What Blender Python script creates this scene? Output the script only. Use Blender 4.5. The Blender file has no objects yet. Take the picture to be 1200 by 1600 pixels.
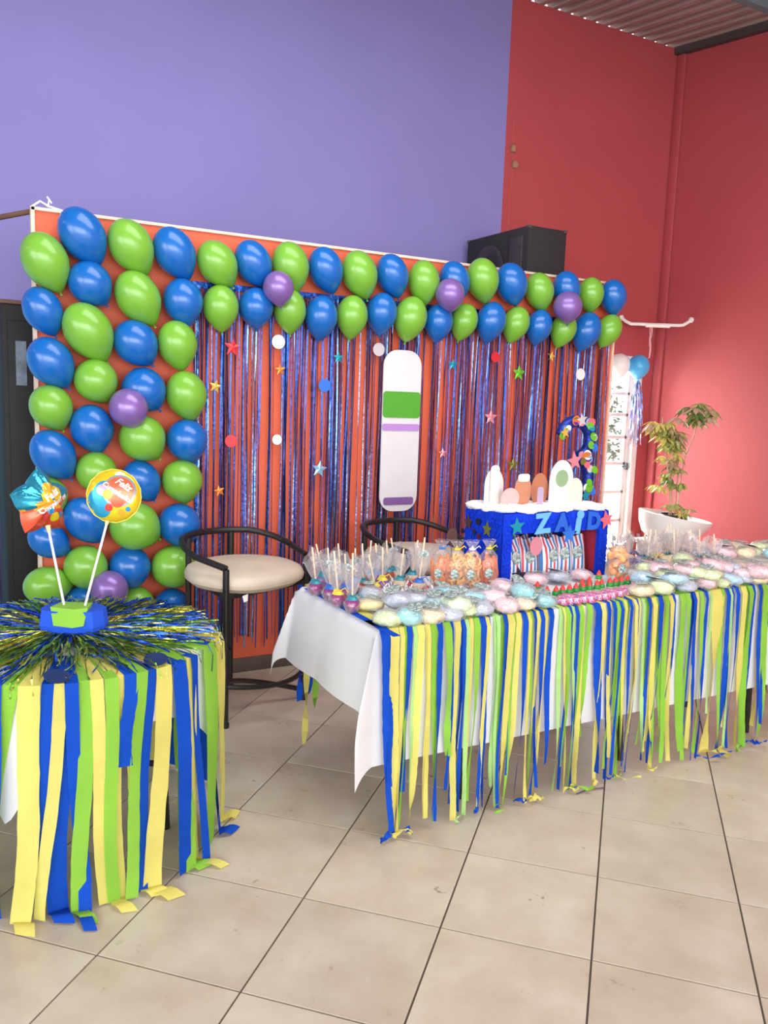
import bpy, bmesh, math, random
from math import sin, cos, pi, radians, sqrt, atan2, hypot
from mathutils import Vector, Matrix, Quaternion

SC = bpy.context.scene
COL = SC.collection
# ------------------------------------------------------------------ camera
cam = bpy.data.cameras.new('camera')
cam.sensor_fit = 'VERTICAL'
cam.sensor_height = 24.0
cam.lens = 1292.98 / 1600 * 24.0
cam.clip_start = .05
co = bpy.data.objects.new('camera', cam)
COL.objects.link(co)
R_ = [[0.875982, -0.481152, 0.033898], [0.035638, 0.134647, 0.990253], [0.481026, 0.866235, -0.135095]]
co.matrix_world = Matrix(((R_[0][0], R_[1][0], -R_[2][0], 0), (R_[0][1], R_[1][1], -R_[2][1], 0),
                          (R_[0][2], R_[1][2], -R_[2][2], 1.5240), (0, 0, 0, 1)))
SC.camera = co
VR = Vector((R_[0][0], R_[0][1], 0)).normalized()      # unit vector running left to right across the hall as seen from the entrance
VD = Vector((R_[2][0], R_[2][1], 0)).normalized()
UP = Vector((0, 0, 1))
# ------------------------------------------------------------------ light
w = bpy.data.worlds.new('world'); SC.world = w; w.use_nodes = True
wn = w.node_tree.nodes; wl = w.node_tree.links
bg = wn['Background']; bg.inputs[0].default_value = (.93, .97, 1, 1); bg.inputs[1].default_value = 2.6


def area(name, loc, target, sx, sy, power, color=(1, 1, 1)):
    l = bpy.data.lights.new(name, 'AREA'); l.shape = 'RECTANGLE'; l.size = sx; l.size_y = sy
    l.energy = power; l.color = color
    o = bpy.data.objects.new(name, l); COL.objects.link(o); o.location = loc
    o.rotation_euler = (Vector(target) - Vector(loc)).to_track_quat('-Z', 'Y').to_euler()
    return o


area('daylight_opening', (-1.0, -3.6, 2.3), (1.6, 4, 1.1), 7.0, 2.4, 250, (1, .98, .96))
area('daylight_side', (-4.6, 1.2, 2.2), (2, 3.5, 1.2), 4.0, 1.8, 80, (1, .99, .97))
area('skylight', (2.0, 2.2, 3.85), (2.2, 2.5, 0), 3.6, 1.6, 80, (1, .98, .96))
area('door_daylight', (4.95, 6.1, 1.7), (4.7, 4.2, .8), 1.2, 2.2, 300, (1, .99, .98))
vs = SC.view_settings
SC.display_settings.display_device = 'sRGB'
vs.view_transform = 'Standard'; vs.look = 'None'; vs.exposure = 0.18; vs.gamma = 1.0; vs.use_curve_mapping = False

# ------------------------------------------------------------------ data (metres, world space)
BALLOONS = [('A',0,'g',0.499,4.129,2.09,0.1018,0.1303,20.0),('A',1,'b',0.486,4.145,1.872,0.0861,0.1093,20.0),('A',2,'b',0.515,4.132,1.64,0.0995,0.1205,25.0),('A',3,'g',0.512,4.135,1.435,0.0964,0.1052,20.0),('A',4,'b',0.518,4.133,1.215,0.0977,0.1251,25.0),('A',5,'g',0.491,4.142,1.019,0.0891,0.0927,20.0),('A',6,'b',0.493,4.15,0.804,0.0812,0.1039,40.0),('A',7,'g',0.479,4.137,0.59,0.0936,0.1102,60.0),('B',0,'b',0.661,4.128,2.221,0.1025,0.1312,25.0),('B',1,'b',0.692,4.133,2.01,0.0975,0.106,30.0),('B',2,'g',0.679,4.122,1.79,0.109,0.1395,25.0),('B',3,'g',0.712,4.131,1.564,0.1002,0.1042,25.0),('B',4,'b',0.691,4.13,1.34,0.1007,0.1136,15.0),('B',5,'g',0.71,4.135,1.129,0.096,0.1021,20.0),('B',6,'b',0.657,4.136,0.898,0.0952,0.1218,25.0),('B',7,'g',0.653,4.128,0.67,0.1033,0.1074,10.0),('B',8,'b',0.64,4.139,0.481,0.0924,0.0961,10.0),('C',0,'g',0.879,4.129,2.198,0.1015,0.1299,25.0),('C',1,'g',0.91,4.128,1.965,0.1028,0.1316,25.0),('C',2,'b',0.897,4.129,1.75,0.1025,0.1156,30.0),('C',3,'b',0.934,4.126,1.529,0.1052,0.1096,30.0),('C',4,'g',0.925,4.12,1.294,0.1114,0.1159,30.0),('C',5,'b',0.923,4.14,1.084,0.0909,0.1089,25.0),('C',6,'g',0.884,4.11,0.863,0.1209,0.1258,42.0),('C',7,'b',0.861,4.129,0.656,0.1021,0.1061,10.0),('C',8,'g',0.894,4.139,0.455,0.0919,0.0993,10.0),('D',0,'b',1.086,4.132,2.192,0.0988,0.1264,25.0),('D',1,'b',1.127,4.134,1.965,0.0972,0.1116,10.0),('D',2,'g',1.099,4.134,1.757,0.0971,0.117,10.0),('D',3,'g',1.143,4.13,1.511,0.101,0.1206,12.0),('D',4,'b',1.146,4.128,1.285,0.1032,0.1077,15.0),('D',5,'g',1.123,4.129,1.082,0.1023,0.1078,10.0),('D',6,'b',1.106,4.124,0.858,0.1067,0.111,15.0),('D',7,'g',1.082,4.121,0.645,0.1101,0.1198,60.0),('D',8,'b',1.071,4.129,0.421,0.1021,0.1096,10.0),('T',0,'g',1.3,4.135,2.164,0.0964,0.1191,30.0),('T',1,'b',1.489,4.139,2.187,0.0925,0.1184,25.0),('T',2,'g',1.69,4.134,2.192,0.097,0.1241,15.0),('T',3,'b',1.893,4.138,2.197,0.0929,0.1189,20.0),('T',4,'g',2.093,4.133,2.193,0.0979,0.1253,20.0),('T',5,'b',2.3,4.14,2.208,0.0913,0.1169,20.0),('T',6,'g',2.505,4.139,2.193,0.092,0.1178,10.0),('T',7,'b',2.714,4.141,2.216,0.0901,0.1153,20.0),('T',8,'g',2.906,4.133,2.241,0.098,0.1254,15.0),('T',9,'b',3.119,4.134,2.239,0.0973,0.1245,20.0),('T',10,'g',3.342,4.141,2.215,0.09,0.1152,20.0),('T',11,'b',3.556,4.142,2.246,0.089,0.1139,15.0),('T',12,'g',3.764,4.147,2.234,0.0838,0.1073,8.0),('T',13,'b',3.953,4.143,2.234,0.0882,0.1129,15.0),('U',0,'g',1.32,4.14,1.954,0.0905,0.1103,5.0),('U',1,'b',1.507,4.142,1.969,0.0893,0.0995,5.0),('U',2,'g',1.695,4.145,1.969,0.086,0.1101,5.0),('U',3,'b',1.875,4.143,1.949,0.0882,0.112,0.0),('U',4,'g',2.059,4.144,1.967,0.0871,0.1115,0.0),('U',5,'b',2.242,4.144,1.998,0.0865,0.1108,0.0),('U',6,'g',2.424,4.136,1.984,0.0945,0.121,-5.0),('U',7,'b',2.62,4.147,1.977,0.0843,0.1062,0.0),('U',8,'g',2.799,4.15,1.994,0.0812,0.104,-8.0),('U',9,'b',2.987,4.141,2.007,0.0905,0.1158,-5.0),('U',10,'g',3.179,4.148,2.007,0.0833,0.1066,-10.0),('U',11,'b',3.36,4.149,2.004,0.0821,0.1045,-5.0),('U',12,'g',3.556,4.148,1.998,0.0826,0.1034,-10.0),('U',13,'b',3.737,4.137,2.002,0.0938,0.1201,-10.0),('U',14,'g',3.939,4.148,2.021,0.0827,0.1058,-15.0),('P',0,'p',0.844,4.045,1.44,0.0904,0.0941,20.0),('P',1,'p',0.747,4.045,0.57,0.089,0.0926,20.0),('P',2,'p',1.59,4.045,2.064,0.0785,0.0842,10.0),('P',3,'p',2.625,4.045,2.124,0.0842,0.0884,10.0),('P',4,'p',3.491,4.045,2.127,0.0893,0.0929,10.0)]
CONFETTI = [('red','star',1.404,4.195,1.762,0.05),('white','disc',1.654,4.195,1.806,0.037),('orange','star',1.667,4.195,1.66,0.033),('gold','star',1.313,4.195,1.559,0.036),('teal','star',2.009,4.195,1.742,0.034),('blue','disc',1.928,4.195,1.588,0.036),('silver','disc',2.26,4.195,1.801,0.037),('teal','star',2.766,4.195,1.741,0.037),('red','disc',3.073,4.195,1.802,0.032),('green','star',3.261,4.195,1.714,0.052),('gold','star',3.514,4.195,1.83,0.035),('white','disc',3.765,4.195,1.728,0.038),('pink','star',3.062,4.195,1.435,0.051),('red','disc',1.398,4.195,1.279,0.033),('silver','disc',1.655,4.195,1.288,0.028),('paleblue','star',1.909,4.195,1.126,0.048),('pink','star',2.721,4.195,1.214,0.033),('orange','star',1.338,4.195,1.017,0.033),('olive','star',3.256,4.195,1.14,0.048)]
STREAM = [('b',1.313,0.015),('b',1.346,0.022),('y',1.373,0.035),('y',1.402,0.018),('g',1.417,0.018),('b',1.436,0.021),('G',1.455,0.013),('y',1.477,0.026),('y',1.514,0.011),('g',1.534,0.024),('b',1.558,0.024),('g',1.586,0.027),('b',1.609,0.014),('y',1.635,0.027),('b',1.658,0.014),('G',1.672,0.008),('y',1.696,0.017),('g',1.718,0.023),('b',1.743,0.026),('y',1.762,0.009),('b',1.772,0.006),('G',1.811,0.015),('b',1.843,0.015),('y',1.867,0.027),('g',1.889,0.012),('y',1.906,0.021),('b',1.933,0.021),('y',1.952,0.012),('g',1.968,0.018),('b',1.984,0.015),('y',1.997,0.009),('b',2.014,0.019),('y',2.037,0.022),('b',2.063,0.025),('y',2.127,0.006),('g',2.14,0.019),('b',2.161,0.016),('G',2.175,0.013),('b',2.188,0.013),('g',2.208,0.02),('y',2.219,0.023),('g',2.256,0.023),('b',2.296,0.037),('y',2.321,0.02),('b',2.36,0.017),('b',2.388,0.017),('g',2.405,0.017),('b',2.421,0.007),('g',2.435,0.014),('y',2.449,0.014),('b',2.475,0.018),('y',2.497,0.011),('b',2.514,0.004),('G',2.547,0.018),('b',2.58,0.018),('y',2.603,0.022),('g',2.622,0.015),('b',2.648,0.022),('g',2.678,0.023),('y',2.7,0.023),('b',2.725,0.019),('g',2.776,0.031),('g',2.804,0.023),('b',2.841,0.02),('y',2.866,0.024),('g',2.892,0.02),('b',2.92,0.02),('G',2.94,0.012),('y',2.991,0.065),('g',3.028,0.017),('b',3.055,0.021),('G',3.071,0.013),('b',3.092,0.013),('b',3.122,0.021),('y',3.162,0.034),('g',3.203,0.03),('b',3.233,0.022),('b',3.277,0.022),('g',3.304,0.031),('b',3.333,0.018)]
ROUND = [('g',-2.027,0.048),('b',-2.103,0.029),('y',-1.916,0.057),('b',-1.814,0.04),('y',-1.752,0.017),('b',-1.698,0.036),('g',-1.617,0.042),('y',-1.565,0.023),('g',-1.484,0.037),('y',-1.452,0.044),('b',-1.367,0.04),('g',-1.302,0.036),('b',-1.236,0.042),('y',-1.148,0.053),('b',-1.04,0.052),('g',-0.958,0.04),('y',-0.93,0.026),('b',-0.899,0.031),('g',-0.665,0.086),('y',-0.461,0.114)]
POPS = [(1.317,2.902,0.752,1.312,2.933,0.936),(1.331,2.797,0.752,1.33,2.828,0.951),(1.32,2.707,0.752,1.315,2.741,0.955),(1.332,2.612,0.752,1.342,2.64,0.964),(1.393,2.784,0.752,1.395,2.81,0.928),(1.4,3.012,0.752,1.381,3.049,0.922),(1.444,2.935,0.752,1.44,2.966,0.938),(1.488,2.895,0.752,1.494,2.918,0.925),(1.502,2.855,0.752,1.507,2.883,0.949),(1.59,2.979,0.752,1.608,2.997,0.937),(1.628,2.965,0.752,1.627,2.992,0.924),(1.595,2.866,0.752,1.604,2.889,0.927),(1.698,3.003,0.752,1.699,3.029,0.927),(1.741,3.013,0.752,1.731,3.047,0.931),(1.662,2.841,0.752,1.684,2.856,0.923),(1.763,2.915,0.752,1.793,2.927,0.939),(1.713,2.775,0.752,1.743,2.793,0.975),(1.515,2.781,0.752,1.501,2.815,0.915)]
POPS2 = [(2.927,2.943,0.752,2.934,2.969,0.939),(2.935,2.908,0.752,2.938,2.932,0.916),(3.033,2.85,0.752,3.03,2.85,0.904),(3.009,2.914,0.752,3.011,2.944,0.948),(3.054,2.85,0.752,3.03,2.85,0.929),(3.021,2.813,0.752,3.047,2.829,0.942),(3.186,2.85,0.752,3.185,2.85,0.956),(3.096,2.819,0.752,3.097,2.847,0.937),(3.259,2.85,0.752,3.257,2.85,0.932),(3.201,2.847,0.752,3.203,2.85,0.963),(3.181,2.789,0.752,3.188,2.814,0.938),(3.276,2.821,0.752,3.282,2.843,0.916),(3.288,2.784,0.752,3.297,2.807,0.934),(3.306,2.744,0.752,3.316,2.768,0.939),(3.415,2.739,0.752,3.415,2.763,0.906)]
SUGAR = [('yellow',1.404,2.584,0.752),('lilac',1.471,2.7,0.752),('green',1.371,2.387,0.752),('lilac',1.485,2.52,0.772),('aqua',1.445,2.366,0.752),('lilac',1.552,2.512,0.782),('cream',1.532,2.375,0.752),('lilac',1.61,2.38,0.752),('green',1.69,2.385,0.752),('aqua',1.617,2.468,0.772),('aqua',1.696,2.518,0.782),('aqua',1.756,2.453,0.782),('lilac',1.764,2.394,0.752),('mint',1.657,2.392,0.782),('pink',1.845,2.44,0.782),('pink',1.868,2.373,0.752),('cream',1.957,2.387,0.752),('pink',1.963,2.525,0.782),('aqua',2.053,2.381,0.752),('aqua',1.993,2.436,0.782),('cream',2.571,2.379,0.752),('green',2.669,2.377,0.752),('blue',2.664,2.468,0.782),('green',2.791,2.563,0.792),('lilac',2.837,2.387,0.752),('pink',2.948,2.384,0.752),('green',3.042,2.387,0.752),('blue',3.128,2.395,0.752),('lilac',3.21,2.392,0.752),('cream',3.268,2.37,0.752),('green',2.785,2.442,0.792),('pink',2.891,2.45,0.802),('green',2.92,2.399,0.802),('pink',3.022,2.532,0.802),('pink',3.157,2.474,0.792),('cream',3.267,2.484,0.782),('pink',3.318,2.421,0.782),('pink',3.222,2.399,0.782),('green',2.964,2.369,0.802),('blue',2.753,2.376,0.792),('pink',3.328,2.376,0.752),('green',3.416,2.4,0.752),('pink',3.242,2.329,0.792),('aqua',3.403,2.348,0.752),('cream',3.396,2.379,0.782),('lilac',3.202,2.453,0.802),('pink',3.113,2.484,0.802),('green',3.091,2.629,0.802),('pink',2.812,2.507,0.802)]
CHIPS = [('orange',1.853,2.831,0.752),('rings',1.907,2.798,0.752),('rings',1.966,2.776,0.752),('red',2.048,2.771,0.752),('puffs',2.666,2.647,0.752)]
POPCORN = [('x',2.186,2.784,0.752),('x',2.275,2.778,0.752),('x',2.381,2.725,0.752),('x',2.513,2.772,0.752),('x',2.57,2.751,0.752)]
BOTTLES = [('x',2.161,2.582,0.752),('x',2.141,2.497,0.752),('x',2.183,2.493,0.752),('x',2.223,2.5,0.752),('x',2.258,2.498,0.752),('x',2.299,2.506,0.752),('x',2.343,2.513,0.752),('x',2.381,2.559,0.752),('x',2.385,2.521,0.752),('x',2.425,2.518,0.752),('x',2.46,2.529,0.752),('x',2.512,2.534,0.752),('x',2.545,2.535,0.752),('x',2.579,2.535,0.752),('x',2.624,2.543,0.752),('x',2.435,2.576,0.752),('x',2.575,2.667,0.752)]
SACHETS = [('x',2.142,2.399,0.752),('x',2.18,2.405,0.752),('x',2.206,2.395,0.752),('x',2.248,2.401,0.752),('x',2.285,2.397,0.752),('x',2.328,2.403,0.752),('x',2.371,2.409,0.752),('x',2.415,2.415,0.752),('x',2.46,2.421,0.752),('x',2.516,2.435,0.752),('x',2.565,2.441,0.752),('x',2.607,2.449,0.752)]
KISSES = [('s',1.535,2.819,0.752),('s',1.571,2.805,0.752),('s',1.568,2.739,0.752),('s',1.612,2.848,0.752),('s',1.619,2.787,0.752),('s',1.617,2.742,0.752),('s',1.675,2.812,0.752),('s',1.656,2.75,0.752),('r',1.71,2.811,0.752),('s',1.669,2.722,0.752),('s',1.674,2.873,0.752),('r',1.721,2.88,0.752),('s',1.601,2.888,0.752),('s',1.672,2.923,0.752),('r',1.751,2.869,0.752),('s',1.624,2.695,0.752),('r',1.688,2.704,0.752),('r',1.73,2.734,0.752),('s',1.762,2.756,0.752),('r',1.742,2.695,0.752)]
WRAPS = [('brown',3.089,2.887,0.752),('violet',3.014,2.848,0.752),('lilac',3.15,2.967,0.752),('brown',3.193,2.935,0.752),('tan',3.176,2.856,0.752),('tan',3.124,2.777,0.752),('orange',3.291,2.883,0.752),('brown',3.059,2.768,0.752),('white',3.343,2.848,0.752),('pink',3.203,2.765,0.752),('tan',3.359,2.759,0.752),('brown',3.347,2.698,0.752),('brown',3.338,2.799,0.752),('lilac',3.453,2.759,0.752)]
STAR = [(0.392,2.883,0.759),(0.349,2.952,1.053),(0.328,2.978,1.14)]
ROUNDB = [(0.441,2.858,0.775),(0.524,2.86,1.086),(0.546,2.861,1.17)]
TILES = [(2,0),(1,0),(4,1),(0,0),(3,1),(-1,0),(2,1),(1,1),(4,2),(0,1),(3,2),(-1,1),(2,2),(-2,1),(1,2),(4,3),(0,2),(3,3),(-1,2),(2,3),(-2,2),(1,3),(4,4),(-3,2),(0,3),(3,4),(-1,3),(2,4),(-2,3),(1,4),(4,5),(-3,3),(0,4),(3,5),(-4,3),(-1,4),(2,5),(-2,4),(1,5),(4,6),(-3,4),(0,5),(3,6),(-4,4),(-1,5),(2,6),(-5,4),(5,7),(-2,5),(1,6),(4,7),(-3,5),(0,6),(3,7),(-4,5),(-1,6),(2,7),(-5,5),(5,8),(-2,6),(1,7),(4,8),(-3,6),(0,7),(3,8),(-4,6),(-1,7),(2,8),(5,9),(-2,7),(1,8),(4,9),(-3,7),(0,8),(3,9),(-4,7),(-1,8),(2,9),(5,10),(-2,8),(1,9),(4,10),(-3,8),(0,9),(3,10),(-1,9),(2,10),(5,11),(-2,9),(1,10),(4,11),(0,10),(3,11),(-1,10),(2,11),(1,11),(4,12),(0,11),(3,12),(2,12),(1,12),(3,13),(2,13)]

# ------------------------------------------------------------------ helpers


def lin(c):
    c = c / 255
    return c / 12.92 if c <= .04045 else ((c + .055) / 1.055) ** 2.4


def hx(s):
    s = s.lstrip('#')
    return tuple(lin(int(s[i:i + 2], 16)) for i in (0, 2, 4)) + (1,)


class NT:
    def __init__(self, name):
        self.m = bpy.data.materials.new(name); self.m.use_nodes = True
        self.t = self.m.node_tree; self.n = self.t.nodes; self.b = self.n['Principled BSDF']; self.out = self.n['Material Output']

    def add(self, typ, **kw):
        n = self.n.new(typ)
        for k, v in kw.items(): setattr(n, k, v)
        return n

    def link(self, a, b): self.t.links.new(a, b)


def mat(name, col, rough=.5, metal=0., spec=.5, coat=0., var=0., vscale=8., bump=0., bscale=60., alpha=1., trans=0., emit=0., aniso=(1, 1, 1), sheen=0., objvar=0.):
    q = NT(name); b = q.b
    c = hx(col) if isinstance(col, str) else col
    b.inputs['Base Color'].default_value = c
    b.inputs['Roughness'].default_value = rough
    b.inputs['Metallic'].default_value = metal
    b.inputs['Specular IOR Level'].default_value = spec
    b.inputs['Coat Weight'].default_value = coat
    b.inputs['Coat Roughness'].default_value = .08
    b.inputs['Alpha'].default_value = alpha
    b.inputs['Transmission Weight'].default_value = trans
    b.inputs['Sheen Weight'].default_value = sheen
    if emit:
        b.inputs['Emission Color'].default_value = c; b.inputs['Emission Strength'].default_value = emit
    if var or bump or objvar:
        tc = q.add('ShaderNodeTexCoord')
        mp = q.add('ShaderNodeMapping'); mp.inputs['Scale'].default_value = aniso
        q.link(tc.outputs['Object'], mp.inputs[0])
    if var:
        nz = q.add('ShaderNodeTexNoise'); nz.inputs['Scale'].default_value = vscale; nz.inputs['Detail'].default_value = 5
        q.link(mp.outputs[0], nz.inputs['Vector'])
        hs = q.add('ShaderNodeHueSaturation'); hs.inputs['Color'].default_value = c
        mr = q.add('ShaderNodeMapRange'); mr.inputs[1].default_value = .3; mr.inputs[2].default_value = .7
        mr.inputs[3].default_value = 1 - var; mr.inputs[4].default_value = 1 + var
        q.link(nz.outputs[0], mr.inputs[0]); q.link(mr.outputs[0], hs.inputs['Value']); q.link(hs.outputs[0], b.inputs['Base Color'])
    if bump:
        n2 = q.add('ShaderNodeTexNoise'); n2.inputs['Scale'].default_value = bscale; n2.inputs['Detail'].default_value = 3
        q.link(mp.outputs[0], n2.inputs['Vector'])
        bp = q.add('ShaderNodeBump'); bp.inputs['Strength'].default_value = bump; bp.inputs['Distance'].default_value = .01
        q.link(n2.outputs[0], bp.inputs['Height']); q.link(bp.outputs[0], b.inputs['Normal'])
    return q.m


def film(name, tint='ffffff', low=.1, high=.75, rough=.12, milk=.0):
    """clear crinkled wrapping film: see-through face on, white and shiny where it turns away"""
    q = NT(name); q.n.remove(q.b)
    tr = q.add('ShaderNodeBsdfTransparent'); tr.inputs[0].default_value = (1, 1, 1, 1)
    gl = q.add('ShaderNodeBsdfGlossy'); gl.inputs[0].default_value = hx(tint); gl.inputs['Roughness'].default_value = rough
    df = q.add('ShaderNodeBsdfDiffuse'); df.inputs[0].default_value = hx(tint)
    tl = q.add('ShaderNodeBsdfTranslucent'); tl.inputs[0].default_value = hx(tint)
    m0 = q.add('ShaderNodeMixShader'); m0.inputs[0].default_value = .5
    q.link(df.outputs[0], m0.inputs[1]); q.link(tl.outputs[0], m0.inputs[2])
    m1 = q.add('ShaderNodeMixShader'); m1.inputs[0].default_value = .45
    q.link(m0.outputs[0], m1.inputs[1]); q.link(gl.outputs[0], m1.inputs[2])
    lw = q.add('ShaderNodeLayerWeight'); lw.inputs[0].default_value = .35
    tc = q.add('ShaderNodeTexCoord'); nz = q.add('ShaderNodeTexNoise'); nz.inputs['Scale'].default_value = 55; nz.inputs['Detail'].default_value = 3
    q.link(tc.outputs['Object'], nz.inputs['Vector'])
    bp = q.add('ShaderNodeBump'); bp.inputs['Strength'].default_value = .6; bp.inputs['Distance'].default_value = .01
    q.link(nz.outputs[0], bp.inputs['Height'])
    q.link(bp.outputs[0], lw.inputs['Normal']); q.link(bp.outputs[0], gl.inputs['Normal'])
    mr = q.add('ShaderNodeMapRange'); mr.inputs[3].default_value = low; mr.inputs[4].default_value = high
    q.link(lw.outputs['Facing'], mr.inputs[0])
    ms = q.add('ShaderNodeMixShader')
    q.link(mr.outputs[0], ms.inputs[0]); q.link(tr.outputs[0], ms.inputs[1]); q.link(m1.outputs[0], ms.inputs[2])
    q.link(ms.outputs[0], q.out.inputs[0])
    return q.m


def paper(name, col, trans=.25, ridge=260., var=.06):
    """thin crepe paper or cloth: diffuse with some light coming through, fine cross ridges"""
    q = NT(name); q.n.remove(q.b)
    tc = q.add('ShaderNodeTexCoord')
    nz = q.add('ShaderNodeTexNoise'); nz.inputs['Scale'].default_value = 9
    q.link(tc.outputs['Object'], nz.inputs['Vector'])
    hs = q.add('ShaderNodeHueSaturation'); hs.inputs['Color'].default_value = hx(col)
    mr = q.add('ShaderNodeMapRange'); mr.inputs[1].default_value = .3; mr.inputs[2].default_value = .7; mr.inputs[3].default_value = 1 - var; mr.inputs[4].default_value = 1 + var
    q.link(nz.outputs[0], mr.inputs[0]); q.link(mr.outputs[0], hs.inputs['Value'])
    df = q.add('ShaderNodeBsdfDiffuse'); tl = q.add('ShaderNodeBsdfTranslucent')
    q.link(hs.outputs[0], df.inputs[0]); q.link(hs.outputs[0], tl.inputs[0])
    if ridge:
        mp = q.add('ShaderNodeMapping'); mp.inputs['Scale'].default_value = (.15, .15, 1)
        q.link(tc.outputs['Object'], mp.inputs[0])
        n2 = q.add('ShaderNodeTexNoise'); n2.inputs['Scale'].default_value = ridge; n2.inputs['Detail'].default_value = 2
        q.link(mp.outputs[0], n2.inputs['Vector'])
        bp = q.add('ShaderNodeBump'); bp.inputs['Strength'].default_value = .35; bp.inputs['Distance'].default_value = .004
        q.link(n2.outputs[0], bp.inputs['Height']); q.link(bp.outputs[0], df.inputs['Normal'])
    ms = q.add('ShaderNodeMixShader'); ms.inputs[0].default_value = trans
    q.link(df.outputs[0], ms.inputs[1]); q.link(tl.outputs[0], ms.inputs[2]); q.link(ms.outputs[0], q.out.inputs[0])
    return q.m


class MB:
    def __init__(self): self.v = []; self.f = []; self.mi = []; self.cur = 0

    def add(self, vs, fs, M=None):
        o = len(self.v)
        if M is not None: vs = [M @ Vector(p) for p in vs]
        self.v += [tuple(p) for p in vs]
        for f in fs: self.f.append(tuple(i + o for i in f)); self.mi.append(self.cur)
        return self

    def box(self, c, s, M=None, ch=0.):
        x, y, z = s[0] / 2, s[1] / 2, s[2] / 2
        if ch <= 0:
            vs = [(c[0] + a * x, c[1] + b * y, c[2] + d * z) for a in (-1, 1) for b in (-1, 1) for d in (-1, 1)]
            fs = [(0, 1, 3, 2), (4, 6, 7, 5), (0, 4, 5, 1), (2, 3, 7, 6), (0, 2, 6, 4), (1, 5, 7, 3)]
            return self.add(vs, fs, M)
        bm = bmesh.new(); bmesh.ops.create_cube(bm, size=1)
        for v in bm.verts: v.co = Vector((v.co.x * s[0] + c[0], v.co.y * s[1] + c[1], v.co.z * s[2] + c[2]))
        bmesh.ops.bevel(bm, geom=list(bm.edges), offset=ch, segments=2, affect='EDGES', profile=.5)
        bm.verts.index_update()
        self.add([v.co.copy() for v in bm.verts], [[v.index for v in f.verts] for f in bm.faces], M); bm.free(); return self

    def tube(self, pts, r, n=8, closed=False, cap=True):
        pts = [Vector(p) for p in pts]; m = len(pts)
        rs = r if isinstance(r, (list, tuple)) else [r] * m
        vs = []; fs = []; prev = None
        for i, p in enumerate(pts):
            a = pts[(i - 1) % m] if (closed or i > 0) else p; b = pts[(i + 1) % m] if (closed or i < m - 1) else p
            t = (b - a).normalized()
            if prev is None:
                s = t.cross(Vector((0, 0, 1)));
                if s.length < 1e-3: s = t.cross(Vector((1, 0, 0)))
            else: s = prev - t * prev.dot(t)
            s.normalize(); prev = s; u = t.cross(s)
            vs += [p + (s * cos(2 * pi * k / n) + u * sin(2 * pi * k / n)) * rs[i] for k in range(n)]
        for i in range(m if closed else m - 1):
            for k in range(n):
                j = (i + 1) % m
                fs.append((i * n + k, i * n + (k + 1) % n, j * n + (k + 1) % n, j * n + k))
        if cap and not closed:
            fs.append(tuple(range(n))[::-1]); fs.append(tuple((m - 1) * n + k for k in range(n)))
        return self.add(vs, fs)

    def lathe(self, prof, n=16, M=None, wob=None):
        vs = []; fs = []
        for i, (r, z) in enumerate(prof):
            for k in range(n):
                a = 2 * pi * k / n; rr = r * (wob(a, z) if wob else 1)
                vs.append((rr * cos(a), rr * sin(a), z))
        for i in range(len(prof) - 1):
            for k in range(n):
                fs.append((i * n + k, i * n + (k + 1) % n, (i + 1) * n + (k + 1) % n, (i + 1) * n + k))
        return self.add(vs, fs, M)

    def ribbon(self, pts, sides, wd):
        vs = []; fs = []
        for i, p in enumerate(pts):
            ww = wd[i] if isinstance(wd, (list, tuple)) else wd
            s = Vector(sides[i]) * (ww / 2); p = Vector(p)
            vs += [p - s, p + s]
        for i in range(len(pts) - 1): fs.append((2 * i + 1, 2 * i, 2 * i + 2, 2 * i + 3))
        return self.add(vs, fs)

    def grid(self, nx, ny, fn, flip=False):
        vs = [fn(i / nx, j / ny) for j in range(ny + 1) for i in range(nx + 1)]
        fs = []
        for j in range(ny):
            for i in range(nx):
                a = j * (nx + 1) + i; q = (a, a + 1, a + nx + 2, a + nx + 1)
                fs.append(q[::-1] if flip else q)
        return self.add(vs, fs)

    def prism(self, outline, d, M=None):
        n = len(outline)
        vs = [(x, y, -d / 2) for x, y in outline] + [(x, y, d / 2) for x, y in outline]
        fs = [tuple(range(n))[::-1], tuple(range(n, 2 * n))] + [(i, (i + 1) % n, n + (i + 1) % n, n + i) for i in range(n)]
        return self.add(vs, fs, M)

    def mesh(self, name, mats, smooth=True, angle=40):
        me = bpy.data.meshes.new(name); me.from_pydata(self.v, [], self.f)
        for m in (mats if isinstance(mats, (list, tuple)) else [mats]): me.materials.append(m)
        if any(self.mi): me.polygons.foreach_set('material_index', self.mi)
        if smooth:
            me.polygons.foreach_set('use_smooth', [True] * len(self.f))
            if angle: me.set_sharp_from_angle(angle=radians(angle))
        me.update(); return me

    def build(self, name, mats, parent=None, smooth=True, angle=40, label=None):
        return link(name, self.mesh(name, mats, smooth, angle), parent, label)


def link(name, me, parent=None, label=None):
    o = bpy.data.objects.new(name, me); COL.objects.link(o)
    if parent: o.parent = parent
    if label: o['label'] = label
    return o


def tag(o, label, cat, group=None, kind=None):
    o['label'] = label; o['category'] = cat
    if group: o['group'] = group
    if kind: o['kind'] = kind
    return o


def thing(name, loc, label, cat, group=None, rz=0.):
    o = bpy.data.objects.new(name, None); COL.objects.link(o); o.location = loc; o.rotation_euler = (0, 0, rz)
    o.empty_display_size = .05
    return tag(o, label, cat, group)


def struct(o): o['kind'] = 'structure'; return o


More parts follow.
